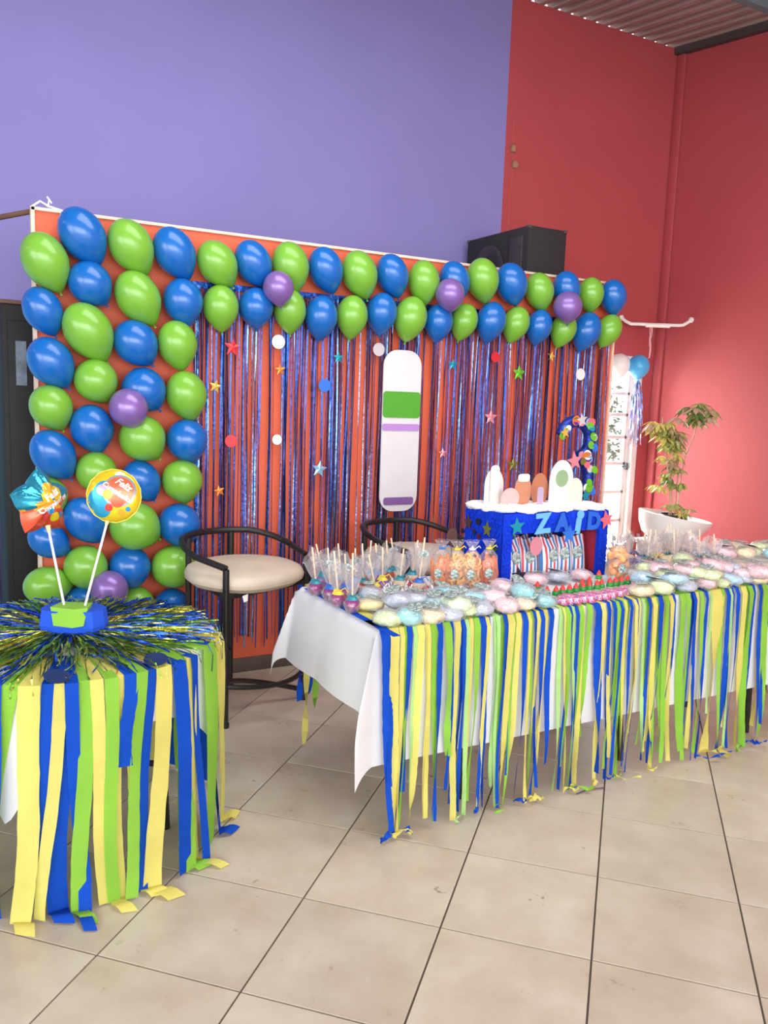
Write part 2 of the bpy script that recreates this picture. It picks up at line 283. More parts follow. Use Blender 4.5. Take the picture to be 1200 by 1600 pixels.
def dup(root, loc, rot=None, scale=None, label=None, swap=None):
    r = root.copy(); COL.objects.link(r); r.location = loc
    if rot is not None: r.rotation_euler = rot
    if scale is not None: r.scale = scale if isinstance(scale, tuple) else (scale,) * 3
    if label: r['label'] = label
    for ch in list(root.children):
        c = ch.copy(); COL.objects.link(c); c.parent = r
        for g in ch.children:
            d = g.copy(); COL.objects.link(d); d.parent = c
    return r


ORD = ['first', 'second', 'third', 'fourth', 'fifth', 'sixth', 'seventh', 'eighth', 'ninth', 'tenth', 'eleventh', 'twelfth', 'thirteenth',
       'fourteenth', 'fifteenth', 'sixteenth', 'seventeenth', 'eighteenth', 'nineteenth', 'twentieth']


def star(n=5, R=1., r=.45, rot=pi / 2):
    return [((R if k % 2 == 0 else r) * cos(rot + k * pi / n), (R if k % 2 == 0 else r) * sin(rot + k * pi / n)) for k in range(2 * n)]


def disc(R, n=20): return [(R * cos(2 * pi * k / n), R * sin(2 * pi * k / n)) for k in range(n)]


def text_mesh(txt, size, shear=0., bold=0.):
    cu = bpy.data.curves.new('lettering', 'FONT'); cu.body = txt; cu.size = size; cu.shear = shear; cu.offset = bold
    cu.align_x = 'CENTER'; cu.align_y = 'CENTER'; cu.resolution_u = 3
    o = bpy.data.objects.new('lettering', cu); COL.objects.link(o)
    bpy.context.view_layer.update()
    me = bpy.data.meshes.new_from_object(o.evaluated_get(bpy.context.evaluated_depsgraph_get()))
    bpy.data.objects.remove(o); bpy.data.curves.remove(cu)
    vs = [v.co.copy() for v in me.vertices]; fs = [tuple(p.vertices) for p in me.polygons]
    bpy.data.meshes.remove(me)
    return vs, fs


RND = random.Random(7)
M = {}
M['purple'] = mat('purple_wall_paint', '8680bf', .75, var=.035, vscale=1.6, bump=.06, bscale=35)
M['red'] = mat('red_wall_paint', 'ae484c', .7, var=.05, vscale=1.3, bump=.08, bscale=30)
M['lightblue'] = mat('light_blue_paint', '86bede', .7, var=.05, vscale=2)
M['orange'] = mat('orange_panel_paint', 'df6444', .6, var=.04, vscale=2.5, bump=.03)
M['cream'] = mat('cream_board_edge', 'e6d2bd', .7, var=.1, vscale=20)
M['darkbase'] = mat('dark_brown_skirting', '574a42', .55, var=.15, vscale=12)
M['steel'] = mat('galvanised_sheet', '9a8782', .55, metal=.0, var=.12, vscale=3, aniso=(1, .2, 1))
M['darksteel'] = mat('dark_painted_steel', '46403f', .55, var=.1, vscale=9)
M['truss'] = mat('grey_blue_truss_paint', '58666d', .6, var=.1)
M['white'] = mat('white_paint', 'f2f0ec', .45, var=.03, vscale=5)
M['whiteplain'] = mat('white_plastic', 'f4f3f0', .35)
M['black'] = mat('black_tube_metal', '1d1b1b', .38, var=.2, vscale=30)
M['blackcab'] = mat('black_cabinet', '0f0d0d', .65, var=.25, vscale=6)
M['woodedge'] = mat('brown_wood_edge', '5f4030', .55, var=.2, vscale=14, aniso=(1, 1, .1))
M['speaker'] = mat('black_speaker_carpet', '2a272a', .85, var=.2, vscale=40, bump=.3, bscale=300)
M['grille'] = mat('dark_speaker_cone', '3a3537', .6, var=.2, vscale=60)
M['cushion'] = mat('cream_vinyl_seat', 'd9cbb6', .55, var=.08, vscale=7, bump=.12, bscale=14)
M['cloth'] = paper('white_tablecloth', 'eceef2', .22, 0, .02)
M['grout'] = mat('tile_grout', '5e554c', .9, var=.1)
M['latex_blue'] = mat('blue_latex', '1266ba', .24, spec=.5, coat=.25)
M['latex_green'] = mat('lime_green_latex', '78b43c', .26, spec=.5, coat=.25)
M['latex_purple'] = mat('pearl_purple_latex', '8a6ab4', .3, metal=.25, coat=.3)
M['latex_white'] = mat('white_latex', 'f6f2f2', .3, coat=.2)
M['latex_sky'] = mat('sky_blue_latex', '4bb0ea', .3, coat=.2)
CREPE = {'b': paper('blue_crepe_paper', '2052c4', .2), 'g': paper('lime_crepe_paper', '96d050', .3), 'y': paper('yellow_crepe_paper', 'ebe27e', .32),
         'G': paper('pale_green_crepe_paper', 'b5e391', .3)}
CNAME = {'b': 'blue', 'g': 'lime green', 'y': 'yellow', 'G': 'pale green'}
M['boxblue'] = paper('blue_ruffled_crepe', '1d3fd0', .08, 120, .14)
M['film'] = film('clear_wrapping_film', 'f4f4f6', .13, .7)
M['film_pop'] = film('crisp_cellophane', 'f2f2f5', .2, .8, .15)
M['filmw'] = film('milky_wrapping_film', 'f8f5f5', .36, .85, .25)
FOILS = {'red': '#d2323c', 'white': '#f2efee', 'orange': '#ec8a3e', 'gold': '#e9bf5c', 'teal': '#1f9fb8', 'blue': '#2a72d8', 'silver': '#d6d6dc', 'green': '#6ecb3a',
         'pink': '#e79aa8', 'paleblue': '#93c6e8', 'olive': '#7f8240', 'dark': '#2b2c40', 'navy': '#22386e', 'rose': '#f06a76', 'magenta': '#b83aa8', 'deepgreen': '#1e5a4a', 'brown': '#5c4440', 'maroon': '#6d2733', 'violet': '#6a3aa0'}
for k, v in FOILS.items(): M['foil_' + k] = mat(k + '_foil_card', v, .28, metal=.35 if k not in ('white', 'red', 'blue', 'rose') else .05)
M['wood'] = mat('pale_lolly_stick', 'ecd2b4', .6)
M['tagprint'] = None


def printmat(name, a, b, c, scale=90.):
    q = NT(name); q.b.inputs['Roughness'].default_value = .4
    tc = q.add('ShaderNodeTexCoord'); v = q.add('ShaderNodeTexVoronoi'); v.inputs['Scale'].default_value = scale
    q.link(tc.outputs['Object'], v.inputs['Vector'])
    cr = q.add('ShaderNodeValToRGB'); e = cr.color_ramp.elements
    e[0].position = .0; e[0].color = hx(a); e[1].position = .62; e[1].color = hx(b)
    n = e.new(.36); n.color = hx(c)
    sp = q.add('ShaderNodeSeparateColor'); q.link(v.outputs['Color'], sp.inputs[0]); q.link(sp.outputs[0], cr.inputs[0])
    cr.color_ramp.interpolation = 'CONSTANT'
    q.link(cr.outputs[0], q.b.inputs['Base Color']); return q.m


M['tagprint'] = printmat('pale_green_grey_tag_print', '6f8682', 'c5d0cd', '98aaa4', 140)
M['tagedge'] = mat('dark_tag_edge', '4a4a4c', .5)
M['sachetprint'] = printmat('pink_blue_sachet_print', 'c9527e', 'd9c8dc', '7c7fb6', 190)
M['wrapprint'] = printmat('candy_wrap_print', 'c9a7c9', 'e8dde4', '8a5f74', 130)
M['silverfoil'] = mat('crumpled_silver_foil', 'dcdde2', .22, metal=.85, bump=.8, bscale=160)
M['redfoil'] = mat('crumpled_red_foil', 'c45a6c', .25, metal=.6, bump=.8, bscale=160)
# ------------------------------------------------------------------ floor
TS = .43; TO = Vector((.049, 1.862)); TA = radians(-45.4)
E1 = Vector((cos(TA), sin(TA))); E2 = Vector((-sin(TA), cos(TA)))


def tile_mat():
    q = NT('beige_travertine_tile'); b = q.b
    tc = q.add('ShaderNodeTexCoord'); oi = q.add('ShaderNodeObjectInfo')
    ad = q.add('ShaderNodeVectorMath', operation='MULTIPLY_ADD'); ad.inputs[1].default_value = (37, 19, 53)
    cb = q.add('ShaderNodeCombineXYZ')
    for i in range(3): q.link(oi.outputs['Random'], cb.inputs[i])
    q.link(cb.outputs[0], ad.inputs[0]); q.link(tc.outputs['Object'], ad.inputs[2])
    n1 = q.add('ShaderNodeTexNoise'); n1.inputs['Scale'].default_value = 4.5; n1.inputs['Detail'].default_value = 6; n1.inputs['Roughness'].default_value = .6
    q.link(ad.outputs[0], n1.inputs['Vector'])
    cr = q.add('ShaderNodeValToRGB'); e = cr.color_ramp.elements
    e[0].position = .28; e[0].color = hx('b6a996'); e[1].position = .72; e[1].color = hx('cec6b6'); m = e.new(.5); m.color = hx('c3b8a6')
    q.link(n1.outputs[0], cr.inputs[0])
    # worn pits in some spots
    n2 = q.add('ShaderNodeTexNoise'); n2.inputs['Scale'].default_value = 7; n2.inputs['Detail'].default_value = 2
    n3 = q.add('ShaderNodeTexNoise'); n3.inputs['Scale'].default_value = 34; n3.inputs['Detail'].default_value = 6
    q.link(ad.outputs[0], n2.inputs['Vector']); q.link(ad.outputs[0], n3.inputs['Vector'])
    r2 = q.add('ShaderNodeMapRange'); r2.inputs[1].default_value = .6; r2.inputs[2].default_value = .72
    r3 = q.add('ShaderNodeMapRange'); r3.inputs[1].default_value = .62; r3.inputs[2].default_value = .7
    q.link(n2.outputs[0], r2.inputs[0]); q.link(n3.outputs[0], r3.inputs[0])
    mu = q.add('ShaderNodeMath', operation='MULTIPLY'); q.link(r2.outputs[0], mu.inputs[0]); q.link(r3.outputs[0], mu.inputs[1])
    mx = q.add('ShaderNodeMix', data_type='RGBA'); mx.inputs[7].default_value = hx('8f7d68')
    q.link(mu.outputs[0], mx.inputs[0]); q.link(cr.outputs[0], mx.inputs[6])
    hs = q.add('ShaderNodeHueSaturation'); mr = q.add('ShaderNodeMapRange'); mr.inputs[3].default_value = .94; mr.inputs[4].default_value = 1.05
    q.link(oi.outputs['Random'], mr.inputs[0]); q.link(mr.outputs[0], hs.inputs['Value']); q.link(mx.outputs[2], hs.inputs['Color'])
    q.link(hs.outputs[0], b.inputs['Base Color'])
    rr = q.add('ShaderNodeMapRange'); rr.inputs[3].default_value = .2; rr.inputs[4].default_value = .42; q.link(n1.outputs[0], rr.inputs[0])
    q.link(rr.outputs[0], b.inputs['Roughness']); b.inputs['Specular IOR Level'].default_value = .4
    return q.m


M['tile'] = tile_mat()
YB, XR, XL, YF = 5.2, 5.5, -5.0, -4.2
flo = struct(MB().box(((XL + XR) / 2, (YB + YF) / 2, -.08), (XR - XL, YB - YF, .148)).build('floor', M['grout'], smooth=False))
flo['label'] = 'beige stone tile floor laid diagonally with dark joints'
tb = MB(); h = TS / 2 - .0028
tb.add([(-h, -h, -.012), (h, -h, -.012), (h, h, -.012), (-h, h, -.012), (-h, -h, -.0007), (h, -h, -.0007), (h, h, -.0007), (-h, h, -.0007)] +
       [(a * (h - .0007), b * (h - .0007), 0) for a, b in ((-1, -1), (1, -1), (1, 1), (-1, 1))],
       [(0, 1, 5, 4), (1, 2, 6, 5), (2, 3, 7, 6), (3, 0, 4, 7), (4, 5, 9, 8), (5, 6, 10, 9), (6, 7, 11, 10), (7, 4, 8, 11), (8, 9, 10, 11)])
tile_me = tb.mesh('tile', M['tile'], smooth=False)
VIS = set(TILES)
rest = MB()
for i in range(-26, 26):
    for j in range(-26, 26):
        c = TO + TS * ((i + .5) * E1 + (j + .5) * E2)
        if (i, j) in VIS:
            o = link('tile', tile_me, flo); o.location = (c.x, c.y, 0); o.rotation_euler = (0, 0, TA)
        elif XL + .3 < c.x < XR - .3 and YF + .3 < c.y < YB - .3:
            rest.add([v for v in tb.v], tb.f, Matrix.Translation((c.x, c.y, 0)) @ Matrix.Rotation(TA, 4, 'Z'))
rs = rest.build('tile_field', M['tile'], flo, smooth=False); rs['kind'] = 'stuff'
# ------------------------------------------------------------------ walls and roof
ROOF = lambda y: 4.435 + .116 * (y - YB)      # underside of the sheet metal roof, falling towards the entrance
DX0, DX1, DZ1 = 4.36, 5.37, 1.955              # doorway
PX = 3.80                                      # where purple paint meets red
ztop = ROOF(YB) - .006
pw = MB()
pw.box(((XL + PX) / 2, YB + .075, ztop / 2), (PX - XL, .15, ztop))
pw.cur = 1
pw.box(((PX + DX0) / 2, YB + .075, ztop / 2), (DX0 - PX, .15, ztop))
pw.box(((DX1 + XR + .2) / 2, YB + .075, ztop / 2), (XR + .2 - DX1, .15, ztop))
pw.box(((DX0 + DX1) / 2, YB + .075, (ztop + DZ1) / 2), (DX1 - DX0, .15, ztop - DZ1))
o = struct(pw.build('wall_back', [M['purple'], M['red']], smooth=False)); o['label'] = 'tall back wall painted purple on the left and red on the right'
rw = MB()
n = 12
vs = []
for s in (0, .15):
    vs += [(XR + s, YF, 0), (XR + s, YB, 0), (XR + s, YB, ROOF(YB) - .02), (XR + s, YF, ROOF(YF) - .02)]
rw.add(vs, [(3, 2, 1, 0), (4, 5, 6, 7), (0, 1, 5, 4), (1, 2, 6, 5), (2, 3, 7, 6), (3, 0, 4, 7)])
o = struct(rw.build('wall_right', M['red'], smooth=False)); o['label'] = 'red painted side wall'
lw_ = MB(); lw_.box((XL - .075, (YB - .6) / 2 + 1.2, 1.9), (.15, YB - .6, 3.8))
struct(lw_.build('wall_left', M['purple'], smooth=False))
cp = MB(); cp.box((XR - .014, YB - .045, (ROOF(YB) - .04) / 2), (.028, .09, ROOF(YB) - .04), ch=.012)
o = struct(cp.build('trim_1', M['red'])); o['label'] = 'narrow red corner post between the two red walls'
lb = MB(); lb.box((-.9, YB - .02, .9), (2.48, .04, 1.8))
o = struct(lb.build('trim_2', M['lightblue'], smooth=False)); o['label'] = 'light blue painted panel low on the back wall at far left'
# corrugated roof: trapezoid ribs running from the back wall towards the entrance
rf = MB(); pitch = .125; prof = [(0, 0), (.045, 0), (.062, .034), (.108, .034), (.125, 0)]
xs_ = []
x = XL - .2
while x < XR + .3:
    for a, b in prof[:-1]: xs_.append((x + a, b))
    x += pitch
y0, y1 = YF - .3, YB + .055
vs = [(a, y0, ROOF(y0) + b) for a, b in xs_] + [(a, y1, ROOF(y1) + b) for a, b in xs_]
k = len(xs_)
rf.add(vs, [(i, i + 1, k + i + 1, k + i) for i in range(k - 1)])
o = struct(rf.build('ceiling', M['steel'], smooth=False)); o['label'] = 'corrugated grey sheet metal roof seen from below'
sm = o.modifiers.new('thickness', 'SOLIDIFY'); sm.thickness = .003
ch = MB()
L0, L1 = Vector((XR - .03, YB - .02, ROOF(YB) - .035)), Vector((XR - .03, YF, ROOF(YF) - .035))
ang = atan2(L1.z - L0.z, L1.y - L0.y)
ch.add([(XR - .06 + a * .055, y, ROOF(y) - .002 - b * .055) for y in (YB - .005, YF) for a in (0, 1) for b in (0, 1)],
       [(0, 1, 3, 2), (4, 6, 7, 5), (0, 4, 5, 1), (2, 3, 7, 6), (0, 2, 6, 4), (1, 5, 7, 3)])
o = struct(ch.build('trim_3', M['darksteel'], smooth=False)); o['label'] = 'dark steel angle under the roof along the red side wall'
# truss chord under the roof near the upper right of the hall
tr = MB()
ty = 3.55
for dz, dy in ((0, 0), (-.3, 0)): tr.box(((XL + XR) / 2, ty + dy, ROOF(ty) - .045 + dz), (XR - XL - .12, .05, .05))
x = XL + .3; up = True
while x < XR - .5:
    z0, z1 = ROOF(ty) - .07, ROOF(ty) - .32
    tr.tube([(x, ty, z0 if up else z1), (x + .28, ty, z1 if up else z0)], .01, 6); x += .28; up = not up
o = struct(tr.build('trim_4', M['truss'], smooth=False)); o['label'] = 'grey blue steel roof truss across the hall'

# ------------------------------------------------------------------ glazed door
gm = NT('pale_clear_glass'); gm.n.remove(gm.b)
tr_ = gm.add('ShaderNodeBsdfTransparent'); tr_.inputs[0].default_value = (.97, .99, .98, 1)
gl_ = gm.add('ShaderNodeBsdfGlossy'); gl_.inputs['Roughness'].default_value = .02
mx_ = gm.add('ShaderNodeMixShader'); mx_.inputs[0].default_value = .06
gm.link(tr_.outputs[0], mx_.inputs[1]); gm.link(gl_.outputs[0], mx_.inputs[2]); gm.link(mx_.outputs[0], gm.out.inputs[0])
M['glass'] = gm.m
fg = NT('frosted_glass'); fg.n.remove(fg.b)
tl_ = fg.add('ShaderNodeBsdfTranslucent'); tl_.inputs[0].default_value = (.97, .97, .97, 1)
t2_ = fg.add('ShaderNodeBsdfTransparent')
mx_ = fg.add('ShaderNodeMixShader'); mx_.inputs[0].default_value = .3
fg.link(tl_.outputs[0], mx_.inputs[1]); fg.link(t2_.outputs[0], mx_.inputs[2]); fg.link(mx_.outputs[0], fg.out.inputs[0])
M['frost'] = fg.m
dr = bpy.data.objects.new('door_1', None); COL.objects.link(dr); dr.location = (0, 0, 0); struct(dr); dr['label'] = 'white glazed double door beside the party backdrop'
fr = MB(); fy = YB + .07
fr.box((DX1 - .03, fy, DZ1 / 2), (.06, .12, DZ1), ch=.006); fr.box((DX0 + .03, fy, DZ1 / 2), (.06, .12, DZ1), ch=.006)
fr.box(((DX0 + DX1) / 2, fy, DZ1 - .03), (DX1 - DX0, .12, .06), ch=.006)
fr.build('door_frame', M['white'], dr)
cols = [DX0 + .06, 4.61, 4.835, 5.075, DX1 - .06]; cols = [DX0 + .06, DX0 + .29, 4.86, 5.05, DX1 - .09]
rows = [.03, .30, .55, .80, 1.045, 1.27, 1.46, 1.64, DZ1 - .06]
lf = MB()
for c in cols: lf.box((c, fy, DZ1 / 2 - .02), (.03 if c not in (cols[0], cols[-1]) else .055, .04, DZ1 - .09), ch=.004)
for r in rows: lf.box(((cols[0] + cols[-1]) / 2, fy, r), (cols[-1] - cols[0], .04, .03), ch=.004)
lf.build('door_leaf', M['white'], dr)
for i in range(len(cols) - 1):
    for j in range(len(rows) - 1):
        p = MB().box(((cols[i] + cols[i + 1]) / 2, fy, (rows[j] + rows[j + 1]) / 2), (cols[i + 1] - cols[i] - .02, .006, rows[j + 1] - rows[j] - .02))
        p.build('pane', M['frost'] if j < 4 else M['glass'], dr, smooth=False)
hd = MB(); hd.box((cols[-1] + .005, fy - .03, 1.02), (.03, .025, .06), ch=.005); hd.tube([(cols[-1] + .005, fy - .05, 1.025), (cols[-1] - .07, fy - .055, 1.02)], .007)
hd.build('door_handle', M['truss'], dr)
# outside: bright paving and a hedge some way off
op = MB().box((6, 12, -.06), (26, 13.2, .1)); o = struct(op.build('terrace', mat('pale_paving', 'd8d4cc', .8, var=.05), smooth=False)); o['label'] = 'pale paving outside the glazed door'
lm = mat('grey_green_hedge_leaf', '6d7a68', .6, var=.3, vscale=5)
R2 = random.Random(3)
for (hxx, hyy, hr, nm) in ((7.3, 8.6, .75, 'near the door'), (8.6, 9.4, .85, 'further along')):
    hb = MB()
    for _ in range(900):
        a, b = R2.uniform(0, 2 * pi), R2.uniform(-1, 1); rr = hr * (R2.random() ** .4)
        p = Vector((hxx + rr * sqrt(1 - b * b) * cos(a), hyy + rr * sqrt(1 - b * b) * sin(a), 1.15 + rr * b * .95))
        q = Quaternion((R2.gauss(0, 1), R2.gauss(0, 1), R2.gauss(0, 1), R2.gauss(0, 1))).normalized()
        s = R2.uniform(.04, .08)
        hb.add([p + q @ Vector(t) * s for t in ((-1, 0, 0), (0, -.4, 0), (1, 0, 0), (0, .4, .1))], [(0, 1, 2, 3)])
    t = thing('shrub', (hxx, hyy, 0), 'grey green shrub outside the glass door, ' + nm, 'shrub')
    f = hb.build('foliage', lm, t); f.location = (-hxx, -hyy, 0)
    st = MB().tube([(0, 0, -.01), (.02, 0, .5), (0, .02, 1.2)], .035); st.build('stem', M['woodedge'], t)

# ------------------------------------------------------------------ tall dark cabinet at the far left
t = thing('cabinet', (.49, 4.82, 0), 'tall dark cabinet with a pale sticker, behind the left end of the orange backdrop', 'cabinet')
c = MB(); c.box((0, 0, .965), (.29, .45, 1.93), ch=.006); c.build('body', M['blackcab'], t)
c = MB(); c.box((0, 0, 1.94), (.30, .47, .02), ch=.004); c.box((.147, -.215, .95), (.02, .03, 1.9)); c.build('wood_edge', M['woodedge'], t, label='brown wooden edge strip')
c = MB(); c.box((0, -.232, .95), (.24, .016, 1.8), ch=.005); dpo = c.build('door', M['blackcab'], t)
c = MB(); c.box((-.06, -.243, 1.64), (.05, .003, .22)); c.build('sticker', mat('grey_blue_sticker', '6b7b8c', .5, var=.3, vscale=30), dpo, smooth=False)

# ------------------------------------------------------------------ orange partition with skirting
PX0, PX1, PZ = .455, 4.075, 2.34; PYF = 4.235
t = thing('backdrop_panel', (PX0, 4.25, 0), 'long free standing orange panel with cream edges carrying the balloons and tinsel', 'backdrop')
c = MB(); c.box(((PX1 - PX0) / 2, .005, (PZ - .012 + .0) / 2), (PX1 - PX0 - .02, .03, PZ - .012)); c.build('panel', M['orange'], t, smooth=False)
c = MB(); c.box((.006, 0, PZ / 2), (.016, .042, PZ)); c.box(((PX1 - PX0) / 2, 0, PZ - .006), (PX1 - PX0, .042, .014)); c.box((PX1 - PX0 - .006, 0, PZ / 2), (.016, .042, PZ))
c.build('edge_strip', M['cream'], t, smooth=False)
c = MB(); c.box(((PX1 - PX0) / 2, -.012, .04), (PX1 - PX0, .02, .08), ch=.004); c.build('skirting', M['darkbase'], t)
c = MB(); c.tube([(-.9, .03, 2.03), (.0, .03, 2.325)], .012, 8); c.build('brace', M['woodedge'], t, label='brown wooden brace at the top left')
c = MB()
c.tube([(0, 0, PZ), (.04, -.01, PZ + .03), (.075, 0, PZ + .015), (.1, -.02, PZ + .005), (.17, -.02, PZ - .01)], .005, 6)
c.tube([(.075, 0, PZ + .01), (.08, 0, PZ + .05), (.09, .0, PZ + .03), (.07, -.01, PZ + .055)], .004, 6)
c.build('string', M['white'], t, label='knotted white string')
for xx in (.6, 2.2, 3.3):
    c = MB(); c.box((xx, .22, .02), (.05, .44, .04)); c.tube([(xx, .03, 1.2), (xx, .42, .04)], .012, 6); c.build('rear_foot', M['darksteel'], t)

# ------------------------------------------------------------------ tinsel curtain
def tinsel_mat(name, col, rough=.25, metal=.85):
    q = NT(name); b = q.b; b.inputs['Metallic'].default_value = metal
    tc = q.add('ShaderNodeTexCoord'); nz = q.add('ShaderNodeTexNoise'); nz.inputs['Scale'].default_value = 45; nz.inputs['Detail'].default_value = 4
    q.link(tc.outputs['Object'], nz.inputs['Vector'])
    hs = q.add('ShaderNodeHueSaturation'); hs.inputs['Color'].default_value = hx(col)
    mr = q.add('ShaderNodeMapRange'); mr.inputs[1].default_value = .3; mr.inputs[2].default_value = .7; mr.inputs[3].default_value = .6; mr.inputs[4].default_value = 1.5
    q.link(nz.outputs[0], mr.inputs[0]); q.link(mr.outputs[0], hs.inputs['Value']); q.link(hs.outputs[0], b.inputs['Base Color'])
    b.inputs['Roughness'].default_value = rough
    bp = q.add('ShaderNodeBump'); bp.inputs['Strength'].default_value = .5; bp.inputs['Distance'].default_value = .01
    q.link(nz.outputs[0], bp.inputs['Height']); q.link(bp.outputs[0], b.inputs['Normal'])
    return q.m


TM = [tinsel_mat('blue_tinsel', '#2a5cb8', .34), tinsel_mat('light_blue_tinsel', '#6a9ad8', .3), tinsel_mat('navy_tinsel', '#22325e', .4), tinsel_mat('violet_tinsel', '#584a80', .38)]
cb_ = MB(); R3 = random.Random(11)
x = 1.2
orange_gap = 0
while x < 4.03:
    # dense bunches of strands with bare stretches between them
    bunch = R3.uniform(.02, .085); nst = max(3, int(bunch / .0062))
    for s in range(nst):
        xx = x + bunch * R3.random(); top = 2.06; bot = .165 + .05 * sin(xx * 2.1) + R3.uniform(-.02, .05)
        cb_.cur = R3.choices((0, 1, 2, 3), (.40, .17, .29, .14))[0]  # share of light blue strands raised to paint highlights into the foil
        y = R3.uniform(4.196, 4.228); seg = 16; ph = R3.uniform(0, 6.28); tw = R3.uniform(.5, 3.0); sw = R3.uniform(-.02, .02); amp = R3.uniform(.2, 1.0)
        pts = []; sd = []
        for k in range(seg + 1):
            u = k / seg
            pts.append((xx + sw * u + .003 * sin(7 * u + ph), min(4.231, y + .006 * sin(5 * u + ph * 2)), top + (bot - top) * u))
            a = amp * sin(tw * u * 5 + ph)
            sd.append((cos(a), sin(a) * .75, 0))
        cb_.ribbon(pts, sd, R3.uniform(.004, .0085))
    x += bunch + R3.choice((.006, .012, .02, .03, .042))
cb_.cur = 0
cb_.box((2.62, 4.226, 2.065), (2.84, .012, .03))
o = cb_.build('tinsel_curtain', TM, smooth=False)
tag(o, 'blue metallic foil fringe curtain hanging in front of the orange panel', 'curtain', kind='stuff')
GAPS = None

# ------------------------------------------------------------------ balloons
def balloon_mesh(name, m):
    b = MB(); N = 18; prof = []
    for i in range(N + 1):
        th = pi * i / N; z = cos(th); r = sin(th)
        if z < 0: r = r * (1 - .0 * z); zz = z * (1.0 + .14 * z * z); r *= (1 - .14 * z * z - .22 * z ** 4)
        else: zz = z
        prof.append((max(r, .03), zz))
    b.lathe(prof[::-1], 24)
    n0 = len(b.v)
    b.f.append(tuple(range(23, -1, -1))); b.mi.append(0); b.f.append(tuple(range(n0 - 24, n0))); b.mi.append(0)
    return b.mesh(name, m, angle=0)


def knot_mesh(name, m):
    b = MB(); b.lathe([(.03, -1.11), (.055, -1.14), (.045, -1.17), (.03, -1.185), (.08, -1.24), (.075, -1.245), (.01, -1.21)], 10)
    return b.mesh(name, m)


LAT = {'b': 'latex_blue', 'g': 'latex_green', 'p': 'latex_purple'}
BM = {k: balloon_mesh('balloon_skin', M[v]) for k, v in LAT.items()}
KM = {k: knot_mesh('balloon_knot', M[v]) for k, v in LAT.items()}
LN = {'b': 'blue', 'g': 'lime green'}
ROWN = {'A': 'outermost left', 'B': 'second', 'C': 'third', 'D': 'fourth'}
PN = ['pearly purple balloon beside the left balloon columns, about halfway up', 'pearly purple balloon low on the left, just behind the round table',
      'pearly purple balloon on the top garland, leftmost of the three there', 'pearly purple balloon in the middle of the top garland', 'pearly purple balloon nearest the right end of the top garland']
for tg, i, c, px_, py_, pz_, rb, ra, tilt in BALLOONS:
    if tg in ROWN: lab = '%s balloon, %s from the top in the %s balloon column' % (LN[c], ORD[i], ROWN[tg]); grp = 'balloons of the left wall columns'
    elif tg in 'TU':
        lab = '%s balloon, %s from left in the garland\'s %s row above the tinsel' % (LN[c], ORD[i], 'upper' if tg == 'T' else 'lower'); grp = 'balloons of the top garland'
    else: lab = PN[i]; grp = 'purple accent balloons'
    o = thing('balloon', (px_, py_, pz_), lab, 'balloon', grp)
    ta = radians(tilt * 1.5)
    ax = Vector((-sin(ta) * .85, -.18, cos(ta))).normalized()
    qx = Vector((0, 0, 1)).rotation_difference(ax)
    o.rotation_mode = 'QUATERNION'; o.rotation_quaternion = qx
    o.scale = (rb, rb, ra)
    link('skin', BM[c], o); link('knot', KM[c], o)

# confetti stars and discs on the curtain
CN = {'red': 'red', 'white': 'white', 'orange': 'orange', 'gold': 'gold', 'teal': 'teal', 'blue': 'blue', 'silver': 'silver', 'green': 'lime green', 'pink': 'pale pink', 'paleblue': 'large pale blue', 'olive': 'olive gold'}
CW = ['upper left, beside the fourth column', 'upper left, right of the red star', 'under the upper left white disc', 'far left, below the red star', 'upper middle, left of the tall card',
      'left of the head of the tall card', 'just under the garland above the tall card', 'upper right of the tall card', 'high on the right half', 'right half, right of the red disc', 'far right, just under the garland',
      'far right, below the gold star', 'right of the tall card', 'left side at mid height', 'at mid height left, near the red disc', 'between left stool and tall card', 'lower right of the tall card',
      'left side, above the left bar stool', 'above the blue party box']
for i, (c, k, x, y, z, s) in enumerate(CONFETTI):
    b = MB()
    rot = Matrix.Translation((x, y, z)) @ Matrix.Rotation(pi / 2, 4, 'X') @ Matrix.Rotation(radians(RND.uniform(-14, 14)), 4, 'Z')
    if k == 'star':
        ol = star(5, s, s * .45); vs = [(a, d, 0) for a, d in ol] + [(0, 0, .006), (0, 0, -.002)]; n_ = len(ol)
        b.add(vs, [(j, (j + 1) % n_, n_) for j in range(n_)] + [((j + 1) % n_, j, n_ + 1) for j in range(n_)], rot)
    else: b.prism(disc(s, 24), .003, rot)
    o = b.build('confetti_star' if k == 'star' else 'confetti_disc', M['foil_' + c], smooth=False)
    tag(o, '%s foil %s on the tinsel curtain, %s' % (CN[c], k, CW[i]), 'star' if k == 'star' else 'disc', 'foil confetti on the tinsel curtain')

# plain tall card where a printed figure hangs
t = thing('paper_card', (2.41, 4.178, .875), 'tall plain white card with a green band, hanging on the tinsel curtain', 'card')
def rrect(w_, h_, r_, n_=6):
    out = []
    for cx, cy, a0 in ((w_ / 2 - r_, h_ / 2 - r_, 0), (-w_ / 2 + r_, h_ / 2 - r_, 90), (-w_ / 2 + r_, -h_ / 2 + r_, 180), (w_ / 2 - r_, -h_ / 2 + r_, 270)):
        out += [(cx + r_ * cos(radians(a0 + 90 * k / n_)), cy + r_ * sin(radians(a0 + 90 * k / n_))) for k in range(n_ + 1)]
    return out
RX = Matrix.Rotation(pi / 2, 4, 'X')
c = MB(); c.prism(rrect(.25, .93, .09), .008, Matrix.Translation((0, 0, .465)) @ RX); c.build('card', mat('white_card', 'd9dade', .5, var=.02), t)
c = MB(); c.prism(rrect(.246, .15, .02), .004, Matrix.Translation((0, -.006, .62)) @ RX); c.build('green_band', mat('green_card_band', '4fa32c', .5), t, label='plain green band')
